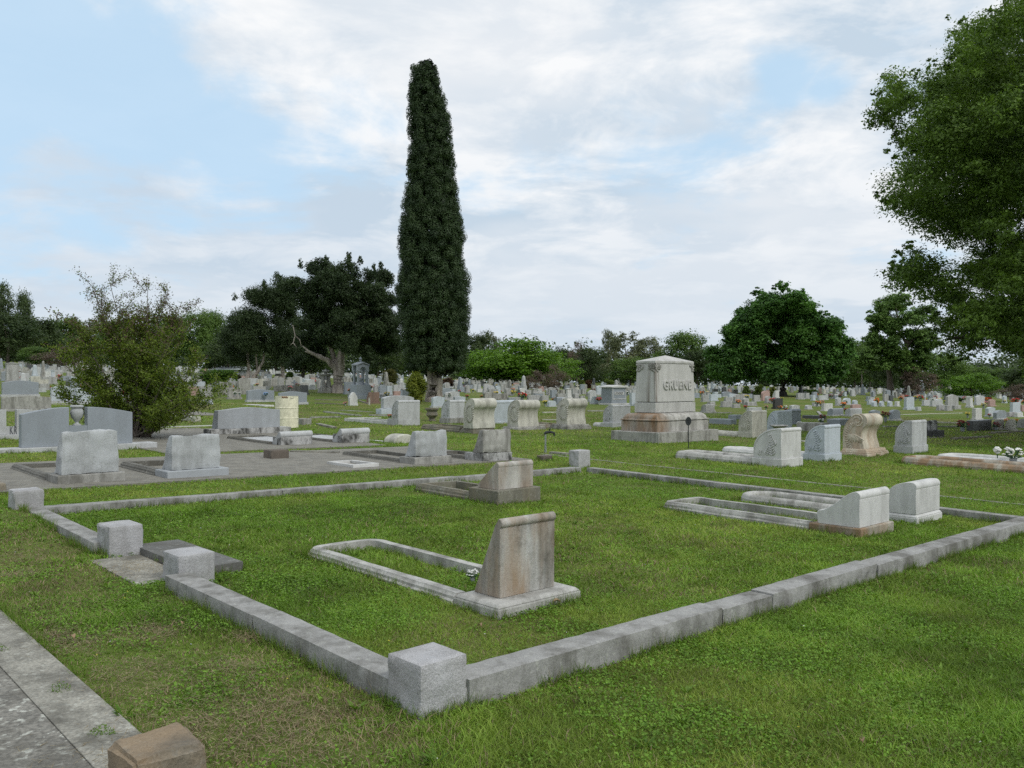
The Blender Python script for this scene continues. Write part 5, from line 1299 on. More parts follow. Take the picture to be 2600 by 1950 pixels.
for i,(dx,r0,lean) in enumerate(((-13,.22,-.1),(-5,.28,.0),(4,.26,.05),(11,.22,.15),(-9,.2,.05),(15,.12,.3))):
    x=dx*m; pp.append((((x,(-1)**i*.15,-.2),(x*.95,(-1)**i*.14,1.6),(x*.9+lean,(-1)**i*.1,3.2),(x*.5,0,9)),(r0*1.5,r0*1.05,r0,r0*.5)))
pp.append((((0,0,4),(-.2,0,12),(-.5,0,19)),(.3,.2,.05)))
limbs('trunk',t,pp,'bark_pale',wob=.5)
# --- dark cedars
def br(P,m,*pts): return [tuple(at_depth(u,v,P.y)-P+Vector((0,dy,0))) for u,v,dy in pts]
def cu(x,y): return q('I',x,y)
o1=[cu(*p) for p in ((330,600),(440,500),(620,480),(720,380),(850,300),(1000,420),(1080,560),(1060,800),(1130,1000),(1100,1230),(950,1200),(750,1130),(520,1180),(350,1150),(250,1000),(330,800))]
o2=[cu(*p) for p in ((830,300),(1000,250),(1060,160),(1170,200),(1310,110),(1400,250),(1530,80),(1650,150),(1720,220),(1860,180),(1990,330),(2010,520),(2040,800),(2020,1200),(1800,1230),(1600,1100),(1480,1000),(1330,960),(1200,1150),(1080,1120),(1130,900),(1330,870),(1100,840),(1120,700),(1060,560),(950,480),(820,430))]
tree_px('cedar_tree','dark green cedar with slanting thin pale trunks, left of the forked one','tree',640,966,fillcl(o1,60,25,2)+[(*cu(x,y),7,12) for x,y in ((440,505),(720,375),(560,470),(840,300),(640,450))],150000,.18,(.022,.040,.016),(.060,.092,.034),
 lambda m,P:[(br(P,m,(628,968,0),(630,935,.2),(628,905,0),(640,850,0)),(.30,.2,.18,.08)),(br(P,m,(648,966,0.3),(651,935,.2),(650,900,0),(660,860,0)),(.18,.12,.1,.05)),(br(P,m,(640,968,-.3),(655,945,-.3),(668,918,0),(672,880,0)),(.32,.2,.16,.08)),(br(P,m,(716,968,0),(718,945,.2),(716,925,0),(715,880,0)),(.34,.25,.2,.1))],
 'bark_pale',sub=14,subr=.35,asp=.45,shell=.5,cvar=.3)
t,P,m=tree_px('cedar_tree','broad dark cedar with a massive forked trunk beside the cypress','tree',858,998,fillcl(o2,105,26,5)+[(*cu(x,y),22,18) for x,y in ((1100,900),(1150,980),(1200,1060),(1090,1100),(1250,930),(1380,930),(1150,1120),(1000,1150))]+[(*cu(x,y),6,13) for x,y in ((1310,140),(1310,190),(1530,110),(1540,170),(1065,190),(1170,215),(1840,210),(1640,160),(1380,240),(720,400),(1770,230))],220000,.17,(.022,.040,.016),(.060,.094,.034),
 lambda m,P:[(br(P,m,(858,1002,0),(858,970,0),(862,940,0),(866,905,0),(872,870,0),(885,800,0)),(.65,.44,.38,.3,.22,.1)),(br(P,m,(858,975,0),(853,938,0),(835,915,-.3),(812,905,-.6),(790,893,-.8),(775,880,-.8)),(.34,.28,.22,.16,.09,.04)),(br(P,m,(858,940,0),(846,910,.4),(838,885,.4),(830,850,0)),(.3,.22,.18,.08)),(br(P,m,(820,906,-.5),(800,900,-.6),(780,893,-.6)),(.18,.12,.06))],
 'bark_pale',sub=14,subr=.35,asp=.45,shell=.5,cvar=.3)
limbs('dead_branch',t,[(br(P,m,(768,832,-3),(775,858,-3.2),(770,875,-3.2),(780,888,-3.2)),(.06,.045,.03,.01)),(br(P,m,(775,858,-3.2),(786,868,-3.2),(790,885,-3.2)),(.03,.02,.01)),(br(P,m,(770,875,-3.2),(762,882,-3.2)),(.03,.01)),
 (br(P,m,(870,832,-3),(885,822,-3.2),(905,818,-3.2),(922,832,-3.2)),(.05,.045,.03,.01)),(br(P,m,(885,822,-3.2),(868,828,-3.2),(858,834,-3.2)),(.03,.02,.01))],'bark_pale',n=5)
# --- crepe-myrtle like shrub
P=unproj(352,1112); m=P.y/F; t=thing('leafy_shrub','tall spreading leafy shrub with reddish bare tips, behind the dark double headstone','shrub',P,rotz=0)
rng=np.random.default_rng(8); paths=[]; tips=[]; rs2=random.Random(4)
targets=[(165,1000),(185,1045),(535,985),(525,1025),(490,930),(250,700),(240,730),(262,745),(285,770),(300,800),(330,790),(355,800),(375,770),(392,735),(430,735),(440,760),(470,775),(205,805),(225,780),(400,780),(345,830),(180,860),(150,930),(165,960),(200,1010),(230,1040),(500,900),(515,960),(520,1010),(505,1050),(470,1070),(430,880),(300,880),(380,900),(260,900),(215,930),(455,960),(330,950),(400,990),(280,1000),(420,1040),(360,860),(190,900),(485,860),(455,820),(290,840),(235,850)]
for (u,v) in targets:
    e=at_depth(u,v,P.y)-P; dy=rs2.uniform(-1.5,1.5)*(.9 if v>790 else .45); e.y+=dy
    s=Vector(((rs2.random()-.5)*.5,(rs2.random()-.5)*.4,0)); midp=s.lerp(e,.45); midp.x*=.75; midp.z*=1.05
    paths.append(((tuple(s),tuple(midp),tuple(e)),(.035,.02,.006)))
    for k in range(12):
        a=s.lerp(e,rs2.uniform(.32,1.0)); a.x+= (midp.x-s.lerp(e,.45).x)*.7
        o_=a+Vector((rs2.gauss(0,.3),rs2.gauss(0,.3),rs2.uniform(.05,.45))); paths.append(((tuple(a),tuple(a.lerp(o_,.5)),tuple(o_)),(.008,.006,.003)))
        tips.append((o_,a,v))
C=[];K=[]
for o_,a,v in tips:
    sparse=1 if (P.z+o_.z)>ztop(795,P.y) else 0; n=150 if sparse else 120
    s=rng.uniform(0,1.15,(n,1)); p=np.array(a)*(1-s)+np.array(o_)*s+rng.normal(0,.065,(n,3)); C.append(p); K.append(np.full(n,sparse))
C=np.concatenate(C);K=np.concatenate(K)[:,None]; n=len(C)
N_=rng.normal(size=(n,3)); N_[:,2]+=.6; g1=np.array((.065,.11,.014)); g2=np.array((.17,.225,.03)); kk=rng.uniform(0,1,(n,1)); col=g1*(1-kk)+g2*kk; red=np.array((.12,.085,.055))
pk=(rng.uniform(size=(n,1))<np.clip((C[:,2:3]-2.1)/2.4,0,.55)); col=np.where(pk,red,col)
V,Fc,cc=leafmesh(C,N_,np.where(K[:,0]>0,.048,.066),col,.5,rng); npmesh('crown',V,Fc,MATS['leaf'],cc,t); limbs('stems',t,paths,'bark',n=5)
# --- big oak at the right, trunk outside the frame
oo=[q('O',*p) for p in ((960,90),(1030,90),(1190,60),(1330,0),(1330,-260),(2600,-300),(2700,1660),(640,1660),(640,1500),(770,1450),(800,1330),(640,1310),(540,1190),(650,1100),(700,1010),(590,920),(640,850),(500,690),(540,560),(610,430),(790,440),(860,370),(960,420),(990,330))]
def pk_(x,y): return q('K',x,y)
oo2=[q('O',640,1500),q('O',2700,1500)]+[pk_(x,y) for x,y in ((3600,700),(2900,800),(2212,900),(2000,860),(1960,700),(1990,600),(1840,640),(1740,690),(1640,660),(1560,500),(1560,300),(1430,210),(1340,110))]
big=fillcl(oo,175,66,3)+fillcl(oo2,85,56,6)
inner=[q('O',*p) for p in ((900,450),(1200,250),(1400,100),(2700,100),(2700,2300),(1300,2200),(950,1500),(850,1250),(900,1000),(760,850),(700,650))]
big+=fillcl(inner,80,70,12)
tw=[(*q('O',x,y),s,s*.8) for x,y,s in ((965,110,9),(1040,110,12),(990,200,12),(1215,90,16),(990,330,12),(620,470,16),(640,530,18),(860,390,15),(960,400,18),(780,440,14),(545,560,14),(560,630,15),(510,690,9),(620,720,20),(610,900,14),(650,930,14),(560,1160,15),(610,1190,18),(640,1260,16),(680,1290,14),(700,1090,15),(720,1470,18),(690,1520,18),(650,1600,18),(1130,190,18),(1060,290,22),(700,640,22),(790,700,26),(680,820,20))]
tw+=[(*pk_(x,y),s,s*.8) for x,y,s in ((1350,40,14),(1370,110,14),(1400,30,16),(1440,190,10),(1480,180,12),(1560,230,14),(1500,90,20),(1600,360,20),(1660,450,20),(1640,540,20),(1700,620,20),(1760,670,16),(1830,620,18),(1900,560,20))]
P=Vector((25.5,32.5,gz(25.5,32.5))); m=P.y/F; t=thing('oak_tree','huge leafy oak overhanging the lawn from the right','tree',P,rotz=0); rr=random.Random(9)
cl=[]
for c in big:
    u,v,s=c[:3]; dx=abs(((u-1300)/F*P.y)-P.x); sp=math.sqrt(max(4,12.5**2-dx*dx))
    for j in range(2 if u<2450 else 2):
        dy=rr.uniform(-1,.8)*sp*.75; p=at_depth(u,v,P.y+dy)-P; mm=(P.y+dy)/F; cl.append((p.x,p.y,p.z,s*mm,s*mm,s*mm*.88))
for u,v,s,_ in tw:
    dy=rr.uniform(-2.5,2.5); p=at_depth(u,v,P.y+dy)-P; mm=(P.y+dy)/F; cl.append((p.x,p.y,p.z,s*mm*1.25,s*mm*1.25,s*mm))
V,Fc,cc=clump_leaves(cl,780000,.115,(.045,.085,.016),(.155,.25,.042),sub=26,subr=.26,asp=.5,shell=.45,cvar=.25,up=.6); npmesh('crown',V,Fc,MATS['leaf'],cc,t)
paths=[(((0,0,-.3),(0,0,2.2),(-.2,0,4.5),(-.5,0,8)),(1.1,.75,.6,.3))]
for e in ((-7.5,-2,6.5),(-8,2,9),(-5,-4,4.6),(-7,3,5.2),(-7,0,13),(-9.5,-1,3.8),(5,5,9),(6,-4,8),(2,-7,7),(1,7,8),(-4,5,12),(-3,-6,11)):
    e=Vector(e); s=Vector((-.1,0,3.2)); a=s.lerp(e,.35)+Vector((0,0,.9)); b=s.lerp(e,.7)+Vector((0,0,.5)); paths.append(((tuple(s),tuple(a),tuple(b),tuple(e)),(.4,.26,.15,.04)))
    for k in range(5):
        c=a.lerp(e,rr.uniform(.2,.9)); d=c+Vector((rr.gauss(0,1.6),rr.gauss(0,1.6),rr.uniform(-.4,1.5))); paths.append(((tuple(c),tuple(c.lerp(d,.5)+Vector((0,0,.2))),tuple(d)),(.09,.06,.02)))
limbs('trunk',t,paths,'bark_dark',wob=.6)
# --- round oak
ro=[pk_(*p) for p in ((125,720),(120,620),(205,540),(210,450),(320,400),(330,340),(420,290),(430,200),(560,160),(680,190),(740,240),(760,290),(880,330),(980,370),(980,440),(1050,520),(1080,620),(1095,700),(1060,790),(850,820),(640,800),(450,800),(160,800))]
tree_px('round_oak','large round dark green oak with a black trunk, right of the monument','tree',1988,1006,fillcl(ro,120,27,7)+[(*pk_(x,y),9,7) for x,y in ((560,175),(430,215),(450,200),(660,200),(720,240),(800,295),(910,350),(960,385),(340,350),(290,410),(230,455),(235,530),(150,590),(1040,530))],260000,.26,(.034,.090,.018),(.11,.235,.042),
 lambda m,P:[(br(P,m,(1988,1010,0),(1988,990,0),(1990,970,0),(1990,900,0),(1990,820,0)),(13*m,9*m,8*m,6*m,2*m)),(br(P,m,(1989,970,0),(1940,930,-2),(1890,900,-3)),(5*m,4*m,1.5*m)),(br(P,m,(1989,970,0),(2040,930,-2),(2090,890,-2)),(5*m,4*m,1.5*m))],'bark_dark',sub=24,subr=.3,asp=.7,shell=.38,cvar=.25,up=.9)
# --- open tree right of it
ot=[pk_(*p) for p in ((1100,640),(1160,580),(1170,480),(1230,450),(1165,380),(1240,320),(1250,270),(1370,215),(1450,250),(1520,270),(1620,340),(1640,520),(1640,640),(1620,700),(1450,760),(1180,740),(1120,800),(1100,720))]
tree_px('open_tree','airy broadleaf tree with gaps and pale limbs, behind the big oak branches','tree',2304,1006,fillcl(ot,75,17,8)+[(*pk_(x,y),9,6) for x,y in ((1190,340),(1180,385),(1260,300),(1370,235),(1420,240),(1200,500),(1180,560),(1260,540),(1340,545))],90000,.25,(.075,.14,.035),(.18,.29,.07),
 lambda m,P:[(br(P,m,(2304,1012,0),(2304,985,0),(2306,955,0),(2302,900,0),(2300,860,0)),(.85,.6,.5,.35,.2)),(br(P,m,(2302,875,0),(2285,845,0),(2278,800,0),(2270,760,0)),(.22,.16,.1,.04)),(br(P,m,(2302,875,0),(2320,850,0),(2345,815,0)),(.2,.14,.05)),(br(P,m,(2302,880,0),(2330,850,0),(2365,830,0)),(.2,.1,.05)),(br(P,m,(2276,1010,2),(2277,985,2),(2277,960,2),(2270,920,2)),(.6,.45,.35,.2))],'bark',sub=20,subr=.33,asp=.65,shell=.45,cvar=.25,up=.9)
# --- background trees
def bgproto(seed,kind):
    rng=np.random.default_rng(seed); rr=random.Random(seed); cl=[]
    n={'round':40,'tall':30,'open':28,'bare':28,'dark':40,'willow':44}[kind]
    for i in range(n):
        a=rr.random()*6.28; e=rr.random(); r=(1-abs(2*e-.8)**2*.45)*.42 if kind!='tall' else (1-abs(2*e-1)**2)*.3+.05
        rad=r*rr.random()**.4; s=rr.uniform(.13,.21) if kind!='open' else rr.uniform(.08,.15)
        cl.append((rad*math.cos(a),rad*math.sin(a),.2+.68*e+(.0 if kind!='willow' else .05*(1-rad*2)),s,s,s*.75))
    cols={'round':((.055,.11,.026),(.15,.235,.05)),'tall':((.045,.075,.028),(.105,.15,.055)),'open':((.09,.11,.055),(.19,.21,.10)),'bare':((.11,.085,.065),(.17,.125,.095)),'dark':((.030,.055,.020),(.08,.115,.036)),'willow':((.075,.165,.014),(.16,.29,.035))}[kind]  # leaf colours lightened to stand in for distance haze
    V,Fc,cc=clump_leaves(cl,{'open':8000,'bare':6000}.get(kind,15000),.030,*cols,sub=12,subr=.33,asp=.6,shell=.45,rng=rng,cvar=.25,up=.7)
    o=npmesh('crown',V,Fc,MATS['leaf'],cc); me=o.data; bpy.data.objects.remove(o)
    ps=[(((0,0,-.02),(0,0,.15),(.01,0,.35),(0,0,.6)),(.028,.02,.015,.006))]
    for i in range(7):
        a=i*.9; ps.append((((0,0,.2+.04*i),(math.cos(a)*.12,math.sin(a)*.12,.33+.05*i),(math.cos(a)*.26,math.sin(a)*.26,.5+.05*i)),(.010,.006,.002)))
    o=limbs('trunk',None,ps,'bark',n=5); me2=o.data; bpy.data.objects.remove(o); return me,me2
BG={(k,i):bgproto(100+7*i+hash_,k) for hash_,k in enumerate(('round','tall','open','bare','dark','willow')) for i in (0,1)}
BT='''0 722 85 tall 150 tall greyish tree rising at the left edge
-130 790 150 dark 140 dark tree beyond the left end of the stones
-300 800 150 round 150 rounded tree far beyond the left end of the stones
60 745 70 tall 150 tall loose greyish tree second from the left edge
20 790 150 dark 135 massive dark tree mass at the left edge
110 815 120 dark 150 dark rounded tree left of the leafy shrub
170 815 110 round 165 low rounded tree behind the left of the leafy shrub
235 812 110 open 165 grey-green open tree behind the leafy shrub
300 822 110 round 160 rounded tree behind the middle of the leafy shrub
365 820 110 open 165 brownish green tree behind the leafy shrub
430 808 100 round 150 bright rounded tree just right of the leafy shrub tips
500 795 95 round 150 yellow-green rounded treetop left of the cedars
545 797 80 round 155 second yellow-green treetop left of the cedars
600 840 110 round 160 green tree hidden behind the thin-trunked cedar
700 850 120 dark 165 dark tree between the two cedars
770 800 170 dark 118 dark broad tree filling the gap behind the forked cedar
580 850 120 dark 122 dark tree behind the left side of the thin-trunked cedar
790 860 120 round 165 green tree seen under the forked cedar branches
960 850 120 dark 150 dark tree between the forked cedar and the cypress
1040 860 120 round 160 dark green tree behind the cypress
1215 850 80 dark 165 dark rounded tree right of the cypress
1240 845 75 open 170 slender airy tree right of the cypress
1260 905 100 round 160 lower green tree right of the cypress
1310 866 215 willow 120 bright green broad tree, left one of the bright pair
1262 890 150 willow 122 bright green spreading tree beside the cypress gap
1390 895 150 willow 124 bright green lower tree, right one of the bright pair
1430 888 60 dark 170 small dark pointed treetop in the gap left of the open trees
1395 897 60 round 175 low far treetop in the lowest dip of the skyline
1465 872 50 bare 165 bare twiggy treetop left of the dark round tree
1500 882 95 dark 140 dark round tree left of the tall open ones
1545 835 55 open 175 thin pale treetop standing above its neighbours
1590 846 120 open 165 tall olive green open tree behind the monument
1650 853 100 open 165 grey-green tree with bare gaps above the monument
1600 908 110 round 135 low green tree behind the monument
1740 850 125 round 150 dark green domed tree right of the monument
1690 900 90 round 150 mid green tree just above the monument cap
1770 890 100 dark 145 brownish dark tree between the monument and the round oak
1840 880 90 round 150 green tree left behind the round oak
2170 870 100 round 165 green tree right behind the round oak
2210 880 90 round 160 far green tree between the round oak and the open tree
2260 900 100 dark 140 shaded tree behind the open tree trunk
2390 905 120 round 165 green tree under the oak branches
2440 935 110 round 175 hazy far treetops in the gap under the oak
2490 938 90 round 170 far rounded treetop right of the gap
2465 950 120 willow 95 bright low rounded bush tree under the oak
2550 935 110 round 130 green tree at the right edge under the oak
2600 930 110 dark 120 dark tree cut by the right edge
2580 975 90 bare 90 reddish brown shrub tree at the right edge
2330 930 90 bare 110 bare purplish tree in front of the open tree
1408 924 62 bare 88 reddish bare bush tree with a short forked trunk
1360 940 45 bare 92 greyish pink bare bush beside the bright green tree
160 880 110 bare 120 bare brownish bush tree left behind the leafy shrub
90 880 80 round 125 green bush tree in front of the dark left trees'''
for i,ln in enumerate(BT.split('\n')):
    u,vt,wd,kind,dp,lab=ln.split(' ',5); u=float(u);vt=float(vt)-(6 if float(dp)>140 else 0);wd=float(wd)*1.15;dp=float(dp); x=(u-1300)/F*dp; P=Vector((x,dp,gz(x,dp)))
    h=(ztop(vt,dp)-P.z)*1.04; w=wd/F*dp/.95*1.0
    t=thing('background_tree' if dp>100 else 'small_tree',lab,'tree',P,rotz=i*1.7,group='trees along the far side of the cemetery'); t.scale=(w,w,h)
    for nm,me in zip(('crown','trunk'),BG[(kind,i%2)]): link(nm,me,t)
# one wood behind them all
rng=np.random.default_rng(77); cl=[]
for i in range(600):
    u=rng.uniform(-700,3300); d=rng.uniform(185,215); x=(u-1300)/F*d; g=gz(x,d); hh=rng.uniform(3.5,9)
    cl.append((x,d,g+rng.uniform(0,hh),5.5,4,3.2))
V,Fc,cc=clump_leaves(cl,125000,.75,(.04,.07,.028),(.10,.14,.055),sub=12,subr=.35,asp=.7,cvar=.25,up=.7,rng=rng)
o=npmesh('far_woods',V,Fc,MATS['leaf'],cc); tag(o,'dim green wood closing the far edge of the cemetery behind the single trees','woods',kind='stuff')
# --- bushes
def bush(reg,x0,x1,yt,yb,c1,c2,label,n=9000,leaf=.06,shape='round',name='bush'):
    P=G(reg,(x0+x1)/2,yb); m=P.y/F/R[reg][2]; w=(x1-x0)*m; h=ztop(q(reg,0,yt)[1],P.y)-P.z; t=thing(name,label,'bush',P,rotz=ROT if shape=='hedge' else 0); rr=random.Random(int(x0+yt)); cl=[]
    if shape=='hedge':
        for i in range(200): cl.append((rr.uniform(-.47,.47)*w,rr.uniform(-.5,.5)*min(w*.4,1.5),h*rr.uniform(.08,.9),w*.05,.3,h*.12))
    else:
        for i in range(40):
            a=rr.random()*6.28; e=rr.random(); r=w*.5*math.sin(math.pi*(.12+.76*e))**.6*rr.random()**.4*.78; cl.append((r*math.cos(a),r*math.sin(a),h*(.12+.74*e),w*.16,w*.16,h*.14))
    V,Fc,cc=clump_leaves(cl,n,leaf,c1,c2,sub=10,subr=.4,asp=.55,shell=.4,cvar=.3,up=.8,rng=np.random.default_rng(int(x0)))
    npmesh('foliage',V,Fc,MATS['leaf'],cc,t)
    limbs('stem',t,[(((0,0,-.1),(0,0,h*.3),(.05,0,h*.6)),(w*.05,w*.04,w*.02)),(((0,0,0),(w*.1,0,h*.3),(w*.2,0,h*.6)),(w*.03,w*.025,w*.01)),(((0,0,0),(-w*.1,.1,h*.3),(-w*.2,.1,h*.6)),(w*.03,w*.025,w*.01))],'bark',n=5)
Y1,Y2=(.09,.13,.014),(.26,.30,.04); D1,D2=(.05,.09,.014),(.05,.09,.015)
bush('L3',1215,1580,222,690,Y1,(.24,.27,.04),'yellow-green bush standing against the cypress trunk',22000,.09)
bush('L3',915,1185,195,440,(.04,.06,.01),(.13,.12,.03),'olive and rust coloured bush with light shoots, right of the shrine monument',14000,.09)
bush('L3',1770,1955,310,475,(.045,.035,.015),(.11,.055,.03),'dark reddish bush behind the right of the cypress trunk',9000,.09)
bush('L3',510,600,300,420,D1,(.07,.11,.02),'round green bush seen left of the shrine pillars',6000,.09)
bush('L2',600,1100,210,450,(.035,.09,.010),(.11,.20,.022),'long clipped green hedge left of the thin slanting trunks',45000,.08,'hedge','hedge')
bush('L2',1085,1190,275,440,(.03,.04,.01),(.08,.07,.02),'brownish bush at the right end of the clipped hedge',6000,.09)
bush('L2',1795,1905,240,350,D1,(.06,.11,.015),'small round green bush under the dark cedars',6000,.09)
bush('L2',2160,2230,430,490,Y1,Y2,'low bright green plant left of the twin column monument',2500,.07)
bush('L4',675,805,262,390,(.03,.05,.008),(.11,.10,.02),'leftmost round clipped bush in front of the bright green tree',6000,.1)
bush('L4',972,1145,222,375,D1,(.11,.16,.025),'large dark round clipped bush left of the reddish bare tree',9000,.1)
bush('L4',1452,1575,230,375,D1,(.13,.17,.03),'round clipped bush right of the reddish bare tree',6000,.1)
bush('L4',1578,1688,238,365,(.05,.03,.012),(.13,.06,.03),'red-brown round bush between two green clipped bushes',6000,.1)
bush('L4',1825,2015,228,380,D1,(.14,.20,.025),'round clipped bush behind the tapered pale headstone',9000,.1)
bush('L5',588,697,212,385,D1,(.12,.18,.03),'narrower clipped bush left of the round oak trunk',6000,.1)
bush('L5',738,905,198,385,D1,(.14,.19,.03),'wider clipped bush left of the round oak trunk',8000,.1)
bush('L5',950,1060,215,385,(.06,.09,.012),(.18,.2,.03),'yellowish loose bush touching the round oak trunk',5000,.1)
bush('L5',1345,1675,268,355,(.03,.07,.010),(.09,.16,.02),'low clipped hedge right of the round oak trunk',14000,.09,'hedge','hedge')
bush('L5',1500,1650,180,290,D1,(.045,.09,.015),'pale green bush behind the low clipped hedge',5000,.1)
bush('L6',1280,1360,265,330,D1,(.045,.08,.015),'small dark bush right of the pale peaked headstone',3000,.08)
bush('L6',1660,1760,255,330,D1,(.045,.07,.015),'dark bush behind the grey peaked headstone at the right',3000,.08)
# low pale building behind the hedge
P=G('L2',975,290); P=Vector((P.x,P.y+25,0)); x=(q('L2',975,0)[0]-1300)/F*120; P=Vector((x,120,gz(x,120))); t=thing('shed','low building with a pale grey roof glimpsed behind the clipped hedge','building',P,rotz=0)
w=370/5.53/F*120; z1=ztop(q('L2',0,165)[1],120)-P.z; z0=ztop(q('L2',0,215)[1],120)-P.z
bm=bmesh.new(); box(bm,-w/2+.3,w/2-.3,0,5,-.3,z0); fin('wall',bm,MATS['white_wall'],t); bm=bmesh.new(); prism(bm,[(-.4,z0),(5.4,z0),(5.4,z0+.12),(2.5,z1),(-.4,z0+.12)],-w/2,w/2); fin('roof',bm,MATS['grey_roof'],t)
bm=bmesh.new(); box(bm,-.5,.5,-.03,0.02,-.3,z0*.8); fin('door',bm,MATS['iron_dark'],t)
P=G('K',1140,860); t=thing('utility_pole','thin wooden utility pole between the round oak and the open tree','pole',P,rotz=0); h=ztop(q('K',0,735)[1],P.y)-P.z; bm=bmesh.new(); tube(bm,[(0,0,-.3),(0,0,h)],[.14,.1],8); fin('pole',bm,MATS['wood_pole'],t); bm=bmesh.new(); box(bm,-.9,.9,-.05,.05,h*.93,h*.96); fin('crossarm',bm,MATS['wood_pole'],t)
# thin wooden post near the shrine
P=G('L3',762,712); h=ztop(q('L3',0,615)[1],P.y)-P.z; bm=bmesh.new(); box(bm,-.04,.04,-.04,.04,-.1,h); box(bm,-.05,.05,-.05,.05,h,h+.03); o=fin('wooden_post',bm,MATS['cream_stone'],None,loc=P,label='thin pale post in front of the reddish brown headstone'); o['category']='post'
# ---------------------------------------------------------------- ground
def grid_axis(a,b,near,step0,growth):
    out=[near]; s=step0; x=near
    while x<b: x+=s; s*=growth; out.append(min(x,b))
    s=step0; x=near
    while x>a: x-=s; s*=growth; out.insert(0,max(x,a))
    return np.array(out)
xs=grid_axis(-600,600,0,.6,1.05); ys=grid_axis(-60,900,8,.6,1.04)
ys=np.unique(np.concatenate([ys,[40,45,50,190]]))
X,Y=np.meshgrid(xs,ys); Z=gzn(X,Y); V=np.stack([X,Y,Z],-1).reshape(-1,3); nx,ny=len(xs),len(ys)
i,j=np.meshgrid(np.arange(nx-1),np.arange(ny-1)); a=(j*nx+i).ravel(); Fq=np.stack([a,a+1,a+1+nx,a+nx],1)
o=npmesh('ground',V,Fq,MATS['lawn'],smooth=True); o['kind']='structure'
aa=np.linspace(-3.0,-.195,40); bb=np.linspace(4.6,9.8,70); A_,B_=np.meshgrid(aa,bb); X2=-.397+E1.x*A_+E2.x*B_; Y2=4.29+E1.y*A_+E2.y*B_
Z2=gzn(X2,Y2)+bank(X2,Y2)+.004; V2=np.stack([X2,Y2,Z2],-1).reshape(-1,3); i,j=np.meshgrid(np.arange(39),np.arange(69)); a=(j*40+i).ravel(); o=npmesh('ground_bank',V2,np.stack([a,a+1,a+41,a+40],1),MATS['lawn'],smooth=True); o['kind']='structure'
# ---------------------------------------------------------------- grass
def vnoise(x,y,s,seed=0,oct=4):
    out=np.zeros_like(x); amp=1.;tot=0
    for o in range(oct):
        xx=x*s+seed*13.7+o*5.1; yy=y*s+seed*7.3+o*9.7; xi=np.floor(xx); yi=np.floor(yy); fx=xx-xi; fy=yy-yi; fx=fx*fx*(3-2*fx); fy=fy*fy*(3-2*fy)
        h=lambda a,b: (np.sin(a*127.1+b*311.7+seed*17.)*43758.5453)%1.0
        v=(h(xi,yi)*(1-fx)+h(xi+1,yi)*fx)*(1-fy)+(h(xi,yi+1)*(1-fx)+h(xi+1,yi+1)*fx)*fy
        out+=v*amp; tot+=amp; amp*=.55; s*=2.1
    return out/tot
FT=np.array(FOOT)
def free(x,y,m=0.0):
    ok=np.ones(len(x),bool); a=x*E1.x+y*E1.y; b=x*E2.x+y*E2.y
    for a0,a1,b0,b1 in FT:
        ok&=~((a>a0+m)&(a<a1-m)&(b>b0+m)&(b<b1-m))
    for poly in POLY:
        px_=np.array(poly); x0,y0=px_.min(0); x1,y1=px_.max(0); idx=np.where(ok&(x>x0)&(x<x1)&(y>y0)&(y<y1))[0]
        if not len(idx): continue
        c=np.zeros(len(idx),bool); j=len(px_)-1; X_,Y_=x[idx],y[idx]
        for i in range(len(px_)):
            xi,yi=px_[i]; xj,yj=px_[j]
            if yi!=yj: c^=((yi>Y_)!=(yj>Y_))&(X_<(xj-xi)*(Y_-yi)/(yj-yi)+xi)
            j=i
        ok[idx[c]]=False
    return ok
OUT=ab(Vector((O.x,O.y,0)))
Pz=[(unproj(*q('E',x,y)),r) for x,y,r in ((800,1080,.22),(850,1190,.28),(1420,1070,.2),(1560,1300,.3),(1450,1420,.35),(450,930,.18),(1850,1380,.25),(1300,1560,.3),(330,880,.15),(900,860,.2),(1530,880,.12),(160,390,.3),(100,500,.2),(1900,1560,.3),(1000,1420,.25),(700,1600,.3))]
def patch(x,y):
    """how dry the lawn is (0..1)"""
    a=x*E1.x+y*E1.y-OUT[0]; b=x*E2.x+y*E2.y-OUT[1]
    n=vnoise(x,y,.9,3,5); d=np.clip((n-.55)*4,0,1)*.35
    left=(a<-.2)&(b>-1.2); d=np.where(left,np.clip((n-.42)*4,0,1)*.55,d)
    for P,r in Pz: d=np.maximum(d,np.exp(-(((x-P.x)**2+(y-P.y)**2)/(r*r*1.7)))*1.15*np.clip(.4+vnoise(x,y,7,5,3)*1.1,0,1.2))
    far=np.clip((y-14)/30,0,1); d=np.maximum(d,far*np.clip((vnoise(x,y,.35,9,4)-.44)*4,0,.8))
    return np.clip(d,0,1)
def scatter(n,y0,y1,lat=.78):
    y=np.sqrt(RNG.uniform(y0*y0,y1*y1,n)); return RNG.uniform(-lat,lat,n)*y,y
